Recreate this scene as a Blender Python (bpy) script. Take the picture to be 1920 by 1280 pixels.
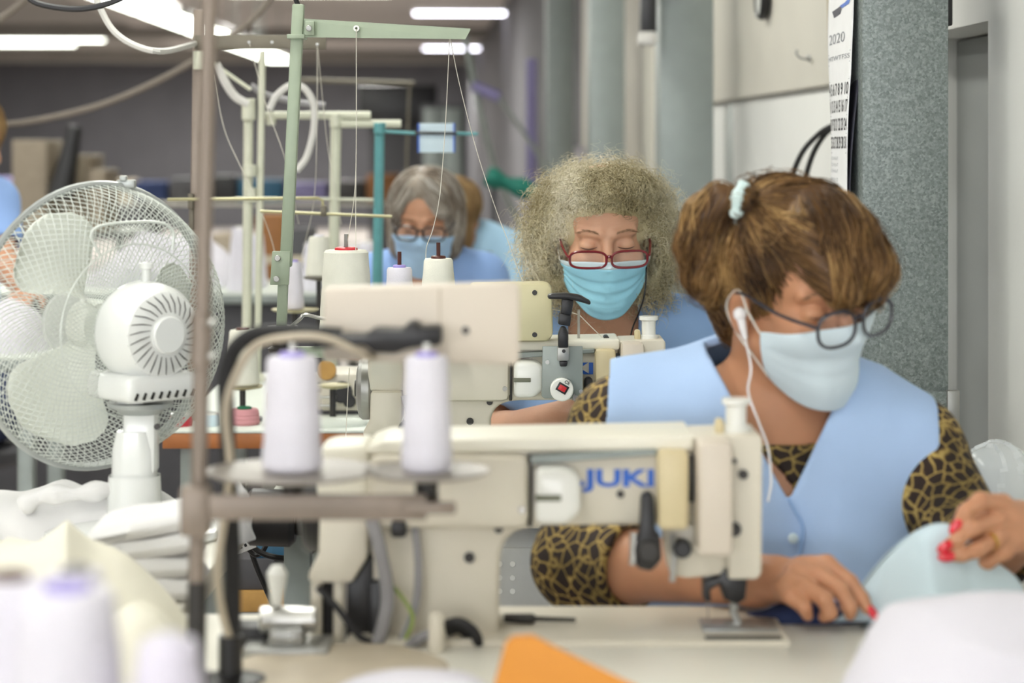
import bpy, bmesh, math, random
import numpy as np
from mathutils import Vector, Matrix
random.seed(7); np.random.seed(7)
for o in list(bpy.data.objects): bpy.data.objects.remove(o)
S = bpy.context.scene
COL = S.collection
R = math.radians
# ------------------------------------------------------------------ camera
FPX = 4130.0; HC = 1.31; HORIZON = 280.0; TH = 0.781
def P(px, py, d):
    """photograph pixel + distance in metres -> point of the room"""
    return Vector(((px-960.0)/FPX*d, d, HC-(py-HORIZON)/FPX*d))
cam = bpy.data.objects.new('camera', bpy.data.cameras.new('camera')); COL.objects.link(cam)
cam.location = (0, 0, HC); cam.rotation_euler = (R(90), 0, 0)
cam.data.sensor_width = 36; cam.data.lens = FPX*36/1920
cam.data.shift_y = -(640-HORIZON)/1920
cam.data.clip_start = .05; cam.data.clip_end = 200
cam.data.dof.use_dof = True; cam.data.dof.focus_distance = 3.52; cam.data.dof.aperture_fstop = 3.6
S.camera = cam
# ------------------------------------------------------------------ world, exposure
wd = bpy.data.worlds.new('world'); S.world = wd; wd.use_nodes = True
wd.node_tree.nodes['Background'].inputs[0].default_value = (.9, .95, 1, 1)
wd.node_tree.nodes['Background'].inputs[1].default_value = .6
vs = S.view_settings; vs.view_transform = 'Standard'; vs.look = 'None'; vs.gamma = 1; vs.use_curve_mapping = False
vs.exposure = 0.0
LAMP_W = 14.0      # watts of each luminaire near the stations
FILL_W = 150.0   # watts of frontal fill from each of the added windows, unseen behind the camera
# ------------------------------------------------------------------ materials
M = {}
def nodes_of(m):
    m.use_nodes = True
    nt = m.node_tree
    return nt, nt.nodes, nt.links, nt.nodes['Principled BSDF']
def srgb(h):
    if isinstance(h, str):
        h = h.lstrip('#'); c = [int(h[i:i+2], 16)/255 for i in (0, 2, 4)]
    else: c = h
    return tuple(((x/12.92) if x <= .04045 else ((x+.055)/1.055)**2.4) for x in c)+(1,)
def mat(name, col, rough=.5, metal=0, var=.06, scale=30, bump=0, bscale=None, spec=.5, coat=0, detail=4, trans=0, alpha=1, col2=None, sss=0):
    m = bpy.data.materials.new(name); nt, N, L, b = nodes_of(m)
    c = srgb(col); b.inputs['Roughness'].default_value = rough; b.inputs['Metallic'].default_value = metal
    b.inputs['Specular IOR Level'].default_value = spec
    b.inputs['Coat Weight'].default_value = coat
    if trans: b.inputs['Transmission Weight'].default_value = trans
    if alpha < 1: b.inputs['Alpha'].default_value = alpha
    if sss:
        b.inputs['Subsurface Weight'].default_value = sss; b.inputs['Subsurface Radius'].default_value = (.012, .004, .002); b.inputs['Subsurface Scale'].default_value = 1
    tc = N.new('ShaderNodeTexCoord'); no = N.new('ShaderNodeTexNoise')
    no.inputs['Scale'].default_value = scale; no.inputs['Detail'].default_value = detail
    L.new(tc.outputs['Object'], no.inputs['Vector'])
    rp = N.new('ShaderNodeValToRGB'); e = rp.color_ramp.elements
    e[0].position = .3; e[1].position = .7
    a = tuple(max(0, x*(1-var)) for x in c[:3])+(1,); z = tuple(min(1, x*(1+var)) for x in c[:3])+(1,)
    if col2 is not None: a = c; z = srgb(col2)
    e[0].color = a; e[1].color = z
    L.new(no.outputs['Fac'], rp.inputs['Fac']); L.new(rp.outputs['Color'], b.inputs['Base Color'])
    if bump:
        n2 = N.new('ShaderNodeTexNoise'); n2.inputs['Scale'].default_value = bscale or scale*4; n2.inputs['Detail'].default_value = 5
        L.new(tc.outputs['Object'], n2.inputs['Vector'])
        bp = N.new('ShaderNodeBump'); bp.inputs['Strength'].default_value = bump; bp.inputs['Distance'].default_value = .01
        L.new(n2.outputs['Fac'], bp.inputs['Height']); L.new(bp.outputs['Normal'], b.inputs['Normal'])
    M[name] = m
    return m
def emit(name, col, s):
    m = bpy.data.materials.new(name); nt, N, L, b = nodes_of(m)
    b.inputs['Base Color'].default_value = (.8, .8, .8, 1)
    b.inputs['Emission Color'].default_value = srgb(col); b.inputs['Emission Strength'].default_value = s
    M[name] = m
# ------------------------------------------------------------------ objects
def tag(o, label=None, cat=None, group=None, kind=None):
    if label: o['label'] = label
    if cat: o['category'] = cat
    if group: o['group'] = group
    if kind: o['kind'] = kind
    return o
def thing(name, label, cat, loc=(0, 0, 0), group=None, kind=None):
    o = bpy.data.objects.new(name, None); COL.objects.link(o); o.location = loc; o.empty_display_size = .05
    tag(o, label, cat, group, kind); return o
def rootloc(p):
    while p.parent: p = p.parent
    return Vector(p.location)
def finish(name, me, m, parent=None, loc=None, smooth=35):
    """world-coordinate mesh -> object; verts are made relative to the root thing (or to loc)"""
    off = rootloc(parent) if parent else (Vector(loc) if loc is not None else None)
    if off is None:
        n = len(me.vertices); co = np.empty(n*3, 'f4'); me.vertices.foreach_get('co', co); co = co.reshape(-1, 3)
        mn, mx = co.min(0), co.max(0); off = Vector(((mn[0]+mx[0])/2, (mn[1]+mx[1])/2, mn[2]))
    off = Vector(tuple(float(x) for x in off))
    if off.length > 0: me.transform(Matrix.Translation(-off))
    me.materials.clear()
    for x in (m if isinstance(m, (list, tuple)) else [m]): me.materials.append(M[x])
    if smooth:
        me.polygons.foreach_set('use_smooth', [True]*len(me.polygons))
        if smooth < 180: me.set_sharp_from_angle(angle=R(smooth))
    o = bpy.data.objects.new(name, me); COL.objects.link(o)
    if parent: o.parent = parent
    else: o.location = off
    return o
def build(name, bm, m, parent=None, loc=None, smooth=35):
    me = bpy.data.meshes.new(name); bmesh.ops.recalc_face_normals(bm, faces=bm.faces); bm.to_mesh(me); bm.free()
    return finish(name, me, m, parent, loc, smooth)
def npmesh(name, V, F, m, parent=None, loc=None, smooth=180, attr=None):
    V = np.asarray(V, 'f4'); F = np.asarray(F, 'i4'); k = F.shape[1]
    me = bpy.data.meshes.new(name); me.vertices.add(len(V)); me.vertices.foreach_set('co', V.ravel())
    me.loops.add(F.size); me.loops.foreach_set('vertex_index', F.ravel())
    me.polygons.add(len(F)); me.polygons.foreach_set('loop_start', np.arange(0, F.size, k, dtype='i4'))
    me.update(calc_edges=True); me.validate()
    if attr is not None:
        a = me.attributes.new('tone', 'FLOAT', 'POINT'); a.data.foreach_set('value', np.asarray(attr, 'f4'))
    return finish(name, me, m, parent, loc, smooth)
def copy_tree(o, parent=None, **props):
    c = o.copy(); COL.objects.link(c); c.parent = parent
    for ch in list(o.children): copy_tree(ch, c)
    for k, v in props.items(): c[k] = v
    return c
# ------------------------------------------------------------------ shapes
def bm_new(): return bmesh.new()
def bevel(bm, w, seg=2):
    if w > 0: bmesh.ops.bevel(bm, geom=list(bm.edges), offset=w, segments=seg, affect='EDGES', profile=.5, clamp_overlap=True)
    return bm
def merge(bm, b2):
    me = bpy.data.meshes.new('tmp'); b2.to_mesh(me); b2.free(); bm.from_mesh(me); bpy.data.meshes.remove(me); return bm
def box(bm, lo, hi, bev=0, rot=None, seg=2):
    b = bm_new(); bmesh.ops.create_cube(b, size=1)
    c = Vector([(lo[i]+hi[i])/2 for i in range(3)]); s = [abs(hi[i]-lo[i]) for i in range(3)]
    for v in b.verts: v.co = Vector((v.co.x*s[0], v.co.y*s[1], v.co.z*s[2]))
    if bev: bevel(b, min(bev, min(s)*.45), seg)
    T = Matrix.Translation(c)
    if rot is not None: T = T @ rot.to_4x4()
    bmesh.ops.transform(b, matrix=T, verts=b.verts)
    return merge(bm, b)
def prism(bm, poly, y0, y1, bev=0, seg=2):
    """poly: list of (x, z); extruded along y"""
    b = bm_new(); f = b.faces.new([b.verts.new((x, y0, z)) for x, z in poly])
    r = bmesh.ops.extrude_face_region(b, geom=[f])
    for v in [g for g in r['geom'] if isinstance(g, bmesh.types.BMVert)]: v.co.y = y1
    bmesh.ops.recalc_face_normals(b, faces=b.faces)
    if bev: bevel(b, bev, seg)
    return merge(bm, b)
def tube(bm, pts, r, n=8, caps=True):
    pts = [Vector(p) for p in pts]; k = len(pts)
    rs = list(r) if isinstance(r, (list, tuple)) else [r]*k
    up = None; rings = []
    for i, p in enumerate(pts):
        t = (pts[min(i+1, k-1)]-pts[max(i-1, 0)]).normalized()
        if up is None: up = t.orthogonal().normalized()
        a = up-t*up.dot(t); a = a.normalized() if a.length > 1e-6 else t.orthogonal().normalized(); up = a; b = t.cross(a)
        rings.append([bm.verts.new(p+(a*math.cos(2*math.pi*j/n)+b*math.sin(2*math.pi*j/n))*rs[i]) for j in range(n)])
    for i in range(k-1):
        for j in range(n): bm.faces.new([rings[i][j], rings[i][(j+1) % n], rings[i+1][(j+1) % n], rings[i+1][j]])
    if caps: bm.faces.new(rings[0][::-1]); bm.faces.new(rings[-1])
    return bm
def spline(pts, n=8):
    """Catmull-Rom through points"""
    p = [Vector(x) for x in pts]; p = [p[0]*2-p[1]]+p+[p[-1]*2-p[-2]]; out = []
    for i in range(1, len(p)-2):
        for j in range(n):
            t = j/n; a, b, c, d = p[i-1], p[i], p[i+1], p[i+2]
            out.append(.5*((2*b)+(c-a)*t+(2*a-5*b+4*c-d)*t*t+(3*b-a-3*c+d)*t**3))
    out.append(p[-2]); return out
def lathe(bm, prof, o=(0, 0, 0), axis=(0, 0, 1), n=24):
    """prof: list of (radius, height along axis)"""
    o = Vector(o); q = Vector((0, 0, 1)).rotation_difference(Vector(axis)); rings = []
    for r, h in prof:
        if r < 1e-6: rings.append([bm.verts.new(o+q @ Vector((0, 0, h)))])
        else: rings.append([bm.verts.new(o+q @ Vector((r*math.cos(2*math.pi*j/n), r*math.sin(2*math.pi*j/n), h))) for j in range(n)])
    for a, b in zip(rings, rings[1:]):
        for j in range(n):
            k = (j+1) % n
            if len(a) == 1 and len(b) == 1: continue
            if len(a) == 1: bm.faces.new([a[0], b[k], b[j]])
            elif len(b) == 1: bm.faces.new([a[j], a[k], b[0]])
            else: bm.faces.new([a[j], a[k], b[k], b[j]])
    return bm
def cyl(bm, a, b, r, n=16, bev=0):
    a = Vector(a); b = Vector(b); L_ = (b-a).length
    pr = [(0, 0), (r-bev, 0), (r, bev), (r, L_-bev), (r-bev, L_), (0, L_)] if bev else [(0, 0), (r, 0), (r, L_), (0, L_)]
    return lathe(bm, pr, a, (b-a).normalized(), n)
def text_mesh(txt, size, bold=0, depth=.0006, align='LEFT', xs=1):
    cu = bpy.data.curves.new('t', 'FONT'); cu.body = txt; cu.size = size; cu.offset = bold; cu.extrude = depth; cu.align_x = align; cu.resolution_u = 3
    o = bpy.data.objects.new('t', cu); COL.objects.link(o)
    me = bpy.data.meshes.new_from_object(o.evaluated_get(bpy.context.evaluated_depsgraph_get()))
    bpy.data.objects.remove(o); bpy.data.curves.remove(cu)
    me.transform(Matrix.Diagonal((xs, 1, 1, 1))); return me
# ------------------------------------------------------------------ smooth implicit shapes (bodies, heads, hands, garments)
def rcone(p0, p1, r0, r1, flat=None):
    p0 = np.array(p0, 'f4'); p1 = np.array(p1, 'f4'); d = p1-p0; L2 = float(d@d)+1e-12
    if flat is not None: ax = np.array(flat[0], 'f4'); ax /= np.linalg.norm(ax); fs = flat[1]
    def f(q):
        v = q-p0
        if flat is not None:
            s = (v@ax); v = v+ax*(s*(1/fs-1))[..., None]
            dd = d+ax*float(d@ax)*(1/fs-1); l2 = float(dd@dd)+1e-12
        else: dd = d; l2 = L2
        t = np.clip((v@dd)/l2, 0, 1)
        w = v-t[..., None]*dd
        return np.sqrt((w*w).sum(-1))-(r0+(r1-r0)*t)
    rm = max(r0, r1)
    if flat is not None: rm *= max(1, flat[1])
    return f, np.minimum(p0, p1)-rm, np.maximum(p0, p1)+rm
def ell(c, r, rot=None):
    c = np.array(c, 'f4'); r = np.array(r, 'f4'); Rm = np.array(rot, 'f4') if rot is not None else None
    def f(q):
        v = q-c
        if Rm is not None: v = v@Rm          # world -> local
        k0 = np.sqrt(((v/r)**2).sum(-1)); k1 = np.sqrt(((v/(r*r))**2).sum(-1))+1e-9
        return k0*(k0-1)/k1
    rm = r.max() if rot is not None else r
    return f, c-rm, c+rm
def xf(prim, Mx):
    """rigid (+uniform scale) transform of a primitive: local -> world by Mx"""
    f, lo, hi = prim; s = Mx.to_scale()[0]; inv = np.array(Mx.inverted(), 'f4')
    cs = [Mx @ Vector((a, b, c)) for a in (lo[0], hi[0]) for b in (lo[1], hi[1]) for c in (lo[2], hi[2])]
    cs = np.array([tuple(c) for c in cs])
    return (lambda q: f(q@inv[:3, :3].T+inv[:3, 3])*s), cs.min(0), cs.max(0)
def smin(a, b, k):
    h = np.maximum(k-np.abs(a-b), 0)/k if k > 0 else 0
    return np.minimum(a, b)-h*h*k*.25
class Sdf:
    def __init__(s): s.ops = []
    def add(s, prim, k=.01, mode='u', Mx=None):
        s.ops.append((xf(prim, Mx) if Mx is not None else prim, k, mode)); return s
    def at(s, q):
        q = np.asarray(q, 'f4'); F = np.full(q.shape[:-1], 1.0, 'f4')
        for (f, lo, hi), k, mode in s.ops:
            d = f(q)
            F = smin(F, d, k) if mode == 'u' else -smin(-F, d, k)
        return F
    def grad(s, q, e=.002):
        g = np.stack([s.at(q+np.eye(3, dtype='f4')[i]*e)-s.at(q-np.eye(3, dtype='f4')[i]*e) for i in range(3)], -1)
        return g/(np.linalg.norm(g, axis=-1, keepdims=True)+1e-9)
    def bounds(s, pad):
        u = [o for o in s.ops if o[2] == 'u']
        return np.min([o[0][1] for o in u], 0)-pad, np.max([o[0][2] for o in u], 0)+pad
    def grid(s, h, pad=.012, lo=None, hi=None):
        a, b = s.bounds(pad)
        if lo is not None: a = np.maximum(a, lo)
        if hi is not None: b = np.minimum(b, hi)
        n = np.ceil((b-a)/h).astype(int)+2
        F = np.full(n, .5, 'f4'); ax = [a[i]+h*np.arange(n[i]) for i in range(3)]
        for (f, l, u), k, mode in s.ops:
            i0 = np.clip(np.floor((l-k-pad-a)/h).astype(int), 0, n); i1 = np.clip(np.ceil((u+k+pad-a)/h).astype(int)+1, 0, n)
            if (i1 <= i0).any(): continue
            sl = tuple(slice(x, y) for x, y in zip(i0, i1))
            q = np.stack(np.meshgrid(*[ax[i][sl[i]] for i in range(3)], indexing='ij'), -1).astype('f4')
            d = f(q)
            F[sl] = smin(F[sl], d, k) if mode == 'u' else -smin(-F[sl], d, k)
        return F, a, h
def gridpts(F, a, h):
    return np.stack(np.meshgrid(*[a[i]+h*np.arange(F.shape[i]) for i in range(3)], indexing='ij'), -1).astype('f4')
def nets(F, a, h):
    """surface nets -> verts, quads"""
    n = F.shape; ins = F < 0
    c = np.zeros(tuple(x-1 for x in n), 'i1')
    for i in (0, 1):
        for j in (0, 1):
            for k in (0, 1): c += ins[i:n[0]-1+i, j:n[1]-1+j, k:n[2]-1+k]
    act = (c > 0) & (c < 8); I = np.argwhere(act); idx = np.full(act.shape, -1, 'i4'); idx[act] = np.arange(len(I))
    acc = np.zeros((len(I), 3)); cnt = np.zeros(len(I))
    for ax in range(3):
        o = [x for x in range(3) if x != ax]
        for u in (0, 1):
            for v in (0, 1):
                d0 = np.zeros(3, int); d0[o[0]] = u; d0[o[1]] = v; d1 = d0.copy(); d1[ax] = 1
                A = F[tuple((I+d0).T)]; B = F[tuple((I+d1).T)]; m = (A < 0) != (B < 0)
                t = np.where(m, A/np.where(m, A-B, 1), 0)
                p = d0[None]+t[:, None]*(d1-d0)[None]
                acc += p*m[:, None]; cnt += m
    V = (I+acc/cnt[:, None])*h+a
    Q = []
    for ax in range(3):
        o = [(ax+1) % 3, (ax+2) % 3]
        s0 = [slice(None)]*3; s1 = [slice(None)]*3; s0[ax] = slice(0, -1); s1[ax] = slice(1, None)
        A = ins[tuple(s0)]; B = ins[tuple(s1)]; E = np.argwhere(A != B)
        ok = (E[:, o[0]] > 0) & (E[:, o[1]] > 0) & (E[:, o[0]] < n[o[0]]-1) & (E[:, o[1]] < n[o[1]]-1); E = E[ok]
        e = [np.zeros(3, int) for _ in range(2)]; e[0][o[0]] = 1; e[1][o[1]] = 1
        q = np.stack([idx[tuple((E-e[0]-e[1]).T)], idx[tuple((E-e[1]).T)], idx[tuple(E.T)], idx[tuple((E-e[0]).T)]], 1)
        fl = ~A[tuple(E.T)]; q[fl] = q[fl][:, ::-1]; Q.append(q)
    return V, np.concatenate(Q)
def relax(V, Q, it=2, w=.5):
    for _ in range(it):
        acc = np.zeros_like(V); cnt = np.zeros(len(V))
        for i in range(4):
            a = Q[:, i]; b = Q[:, (i+1) % 4]
            np.add.at(acc, a, V[b]); np.add.at(acc, b, V[a]); np.add.at(cnt, a, 1); np.add.at(cnt, b, 1)
        V = V*(1-w)+w*acc/np.maximum(cnt, 1)[:, None]
    return V
_rs = np.random.RandomState(3)
def wavy(q, scale, n=10, seed=0, aniso=(1, 1, 1)):
    """smooth sum-of-sines noise, about -1..1"""
    rs = np.random.RandomState(seed); out = np.zeros(q.shape[:-1], 'f4')
    for i in range(n):
        k = rs.normal(size=3); k = k/np.linalg.norm(k)*scale*rs.uniform(.6, 1.6)*np.array(aniso)
        out += np.sin(q@k.astype('f4')+rs.uniform(0, 6.28))
    return out/math.sqrt(n)
def ribbons(Pn, rad, sides=3, taper=True):
    """Pn (n, m, 3) polylines -> tubes (verts, quads); rad scalar or (n,)"""
    n, m, _ = Pn.shape
    T = np.gradient(Pn, axis=1); T /= np.linalg.norm(T, axis=-1, keepdims=True)+1e-9
    ref = np.array([.31, .52, .79]); A = np.cross(T, ref); A /= np.linalg.norm(A, axis=-1, keepdims=True)+1e-9; B = np.cross(T, A)
    r = np.broadcast_to(np.asarray(rad, 'f4').reshape(-1, 1), (n, m)).copy()
    if taper: r *= np.linspace(1, .25, m)[None]**.7
    V = np.stack([Pn+(A*math.cos(2*math.pi*j/sides)+B*math.sin(2*math.pi*j/sides))*r[..., None] for j in range(sides)], 2)
    ix = np.arange(n*m*sides).reshape(n, m, sides); Q = []
    for j in range(sides):
        k = (j+1) % sides
        Q.append(np.stack([ix[:, :-1, j], ix[:, :-1, k], ix[:, 1:, k], ix[:, 1:, j]], -1).reshape(-1, 4))
    return V.reshape(-1, 3), np.concatenate(Q)
# ------------------------------------------------------------------ material library
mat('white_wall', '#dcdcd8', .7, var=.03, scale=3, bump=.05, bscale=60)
mat('cream_panel', '#d8d4c8', .6, var=.03, scale=4)
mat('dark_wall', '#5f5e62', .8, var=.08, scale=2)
mat('ceiling_paint', '#8b8680', .8, var=.05, scale=2)
mat('ceiling_light_panel', '#b3aca6', .8, var=.03, scale=2)
mat('floor_screed', '#b9b1ab', .55, var=.08, scale=3, bump=.03)
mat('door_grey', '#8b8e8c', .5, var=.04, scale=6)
mat('steel_grey', '#8c938f', .45, .35, var=.08, scale=20)
mat('column_grey', '#8f9794', .45, .2, var=.05, scale=14)
mat('cream_paint', '#d6cfbf', .42, var=.02, scale=6, bump=.02, bscale=300)
mat('machine_top', '#e6e2d3', .4, var=.02, scale=6)
mat('beige_panel', '#d3c8b9', .5, var=.02, scale=6, bump=.02, bscale=400)
mat('yellow_cream', '#cfc7a0', .4, var=.03, scale=8)
mat('tan_plastic', '#cfc099', .45, var=.03, scale=8)
mat('white_plastic', '#e6e6e0', .3, var=.015, scale=8, coat=.2)
mat('fan_white', '#e8eae8', .25, var=.01, scale=8, coat=.3)
mat('fan_blade', '#dfe3da', .35, var=.02, scale=8)
mat('fan_wire', '#d3d8d2', .35, .1, var=.02)
mat('fan_rim', '#a9adab', .35, .3, var=.03)
mat('black_plastic', '#1d1c1e', .4, var=.1)
mat('black_rubber', '#19181a', .6, var=.1)
mat('dark_metal', '#3c3a38', .4, .6, var=.1)
mat('steel', '#b9b8b4', .28, .9, var=.05, scale=60)
mat('control_grey', '#c2c2bd', .45, .2, var=.04, scale=30, bump=.03)
mat('dull_steel', '#a2a29e', .4, .7, var=.06, scale=40, bump=.03)
mat('stand_brown', '#877a6f', .42, .25, var=.05)
mat('stand_olive', '#6d675a', .5, .3, var=.06)
mat('stand_green', '#96a28d', .45, .1, var=.04)
mat('stand_cream', '#cfd0bd', .5, .05, var=.05)
mat('rod_olive', '#a5a07c', .4, .4, var=.05)
mat('teal_paint', '#5d9a9d', .45, .1, var=.05)
mat('thread_white', '#dedbe4', .75, var=.03, scale=40, bump=.25, bscale=900)
mat('thread_cream', '#e6e5d8', .75, var=.03, scale=40, bump=.25, bscale=900)
mat('thread_lilac', '#dbd6e4', .75, var=.03, scale=40, bump=.25, bscale=900)
mat('thread_pink', '#c98e94', .75, var=.05, scale=40)
mat('thread_green', '#1f6a4a', .7, var=.1)
mat('core_lilac', '#9a8ecf', .4, var=.05)
mat('core_red', '#c01826', .4, var=.05)
mat('core_brown', '#4d231b', .4, var=.1)
mat('grey_tan_disc', '#8f8880', .4, .2, var=.05)
mat('olive_disc', '#b3ab86', .4, .2, var=.05)
mat('thread_line', '#dad6ca', .8, var=.02)
mat('wood_edge', '#a2622f', .5, var=.18, scale=14)
mat('table_top', '#e2dfd4', .35, var=.025, scale=5)
mat('table_pale', '#d9dfd6', .4, var=.03, scale=5)
mat('cable_black', '#18171a', .5, var=.1)
mat('cable_tan', '#b9ad99', .55, var=.06)
mat('cable_grey', '#8e8c8e', .5, var=.06)
mat('hose_brown', '#6f665c', .6, var=.06)
mat('cable_white', '#cfcdc8', .5, var=.04)
mat('cable_greenyellow', '#8ea04a', .5, var=.2)
mat('blue_ink', '#2a63c4', .5, var=.02)
mat('black_ink', '#26262a', .6, var=.02)
mat('grey_ink', '#8d9096', .6, var=.02)
mat('paper', '#e9e9ea', .7, var=.02)
mat('paper_blue', '#c9dbe4', .7, var=.02)
mat('dark_paper', '#3b3a46', .6, var=.05)
mat('fabric_white', '#e0dfdf', .85, var=.02, scale=8, bump=.1, bscale=500)
mat('fabric_cream', '#e3dfcf', .85, var=.03, scale=8, bump=.1, bscale=500)
mat('fabric_lilac', '#d8d5de', .85, var=.02, scale=8, bump=.1, bscale=500)
mat('cloth_paleblue', '#c9dbe4', .85, var=.02, scale=8, bump=.12, bscale=700)
mat('orange_card', '#d98f34', .6, var=.03)
mat('cardboard', '#b68c4c', .7, var=.1)
mat('box_beige', '#a79a88', .7, var=.08)
mat('box_blue', '#1f5573', .5, var=.08)
mat('dark_grey', '#4a494d', .6, var=.08)
mat('olive_grey', '#6f7160', .6, var=.06)
mat('purple_paint', '#7d76a0', .5, var=.06)
mat('green_fabric', '#0f6b5c', .7, var=.1)
mat('brown_door', '#8a5a2c', .6, var=.1)
mat('smock_blue', '#a9c3e8', .8, var=.025, scale=10, bump=.1, bscale=600)
mat('smock_mid', '#8fb0de', .8, var=.03, scale=10, bump=.1, bscale=600)
mat('smock_deep', '#8aaade', .8, var=.03, scale=10, bump=.1, bscale=600)
mat('smock_pale', '#a6cbe6', .8, var=.03, scale=10)
mat('lining_blue', '#4a5aa0', .8, var=.05)
mat('navy_cloth', '#27355c', .85, var=.08, scale=20, bump=.1, bscale=500)
mat('mask_blue', '#a0def7', .75, var=.03, scale=20, bump=.06, bscale=400)
mat('mask_white', '#d6e6ee', .75, var=.02, scale=20, bump=.06, bscale=400)
mat('mask_pale', '#aaccec', .75, var=.02, scale=20)
mat('skin_a', '#c08a68', .5, var=.05, scale=18, bump=.04, bscale=180, sss=.12)
mat('skin_b', '#c99a7e', .5, var=.06, scale=22, bump=.06, bscale=260, sss=.12)
mat('skin_c', '#c49274', .5, var=.05, scale=18, sss=.1)
mat('lid_line', '#4a2c22', .6, var=.05)
mat('brow_hair', '#8a6a50', .7, var=.1)
mat('nail_red', '#d4142c', .18, var=.02, coat=.6)
mat('gold', '#d6ac5c', .25, 1, var=.03)
mat('frame_red', '#6d1420', .25, var=.05, coat=.4)
mat('frame_dark', '#2b2124', .3, var=.05, coat=.3)
mat('frame_grey', '#30303a', .3, var=.05, coat=.3)
mat('switch_red', '#c3252a', .3, var=.03)
mat('scrunchie', '#cfe3e2', .85, var=.05, bump=.2, bscale=200)
mat('earphone_white', '#f0eef0', .25, var=.01, coat=.3)
mat('loop_white', '#e3e0d6', .8, var=.02)
mat('orange_cloth', '#d88a3c', .8, var=.05)
mat('red_cloth', '#b0303c', .8, var=.05)
emit('lamp_tube', '#fbfff2', 9.0)
emit('daylight_pane', '#eaf2ff', 3.0)
emit('lamp_tube_cool', '#f3f1ff', 9.0)
def glass_mat(name, col=(1, 1, 1), a=.12):
    m = bpy.data.materials.new(name); nt, N, L, b = nodes_of(m)
    b.inputs['Base Color'].default_value = srgb(col); b.inputs['Roughness'].default_value = .03; b.inputs['Alpha'].default_value = a
    M[name] = m
glass_mat('lens', (.92, .95, .96), .06)
glass_mat('plastic_film', (.93, .95, .96), .35); M['plastic_film'].node_tree.nodes['Principled BSDF'].inputs['Roughness'].default_value = .18
# speckled galvanised sheet of the near column
def galv():
    m = bpy.data.materials.new('galvanised'); nt, N, L, b = nodes_of(m)
    tc = N.new('ShaderNodeTexCoord'); v = N.new('ShaderNodeTexVoronoi'); v.inputs['Scale'].default_value = 260
    no = N.new('ShaderNodeTexNoise'); no.inputs['Scale'].default_value = 170; no.inputs['Detail'].default_value = 3; no.inputs['Distortion'].default_value = 1.2
    L.new(tc.outputs['Object'], v.inputs['Vector']); L.new(tc.outputs['Object'], no.inputs['Vector'])
    mx = N.new('ShaderNodeMix'); mx.data_type = 'FLOAT'; mx.inputs[0].default_value = .6
    L.new(v.outputs['Color'], mx.inputs[2]); L.new(no.outputs['Fac'], mx.inputs[3])
    rp = N.new('ShaderNodeValToRGB'); e = rp.color_ramp.elements
    e[0].position = .28; e[0].color = srgb('#656d6b'); e[1].position = .74; e[1].color = srgb('#969e9c')
    k = e.new(.5); k.color = srgb('#7c8482')
    L.new(mx.outputs[0], rp.inputs['Fac']); L.new(rp.outputs['Color'], b.inputs['Base Color'])
    b.inputs['Roughness'].default_value = .5; b.inputs['Metallic'].default_value = .25
    M['galvanised'] = m
galv()
def leopard():
    m = bpy.data.materials.new('leopard'); nt, N, L, b = nodes_of(m)
    tc = N.new('ShaderNodeTexCoord'); no = N.new('ShaderNodeTexNoise'); no.inputs['Scale'].default_value = 30; no.inputs['Detail'].default_value = 2
    ad = N.new('ShaderNodeVectorMath'); ad.operation = 'MULTIPLY_ADD'; ad.inputs[1].default_value = (.02, .02, .02)
    L.new(tc.outputs['Object'], no.inputs['Vector']); L.new(no.outputs['Color'], ad.inputs[0]); L.new(tc.outputs['Object'], ad.inputs[2])
    v = N.new('ShaderNodeTexVoronoi'); v.feature = 'DISTANCE_TO_EDGE'; v.inputs['Scale'].default_value = 58
    L.new(ad.outputs[0], v.inputs['Vector'])
    rp = N.new('ShaderNodeValToRGB'); e = rp.color_ramp.elements
    e[0].position = .025; e[0].color = srgb('#b39a5a'); e[1].position = .115; e[1].color = srgb('#2a1b14')
    k = e.new(.07); k.color = srgb('#7d6230')
    n3 = N.new('ShaderNodeTexNoise'); n3.inputs['Scale'].default_value = 12; L.new(tc.outputs['Object'], n3.inputs['Vector'])
    r3 = N.new('ShaderNodeValToRGB'); r3.color_ramp.elements[0].position = .4; r3.color_ramp.elements[0].color = (.55, .55, .5, 1); r3.color_ramp.elements[1].position = .65; r3.color_ramp.elements[1].color = (1.3, 1.3, 1.3, 1)
    L.new(n3.outputs['Fac'], r3.inputs['Fac'])
    mx = N.new('ShaderNodeMix'); mx.data_type = 'RGBA'; mx.blend_type = 'MULTIPLY'; mx.inputs[0].default_value = 1
    L.new(v.outputs['Distance'], rp.inputs['Fac']); L.new(rp.outputs['Color'], mx.inputs[6]); L.new(r3.outputs['Color'], mx.inputs[7])
    L.new(mx.outputs[2], b.inputs['Base Color']); b.inputs['Roughness'].default_value = .8
    M['leopard'] = m
leopard()
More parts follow.
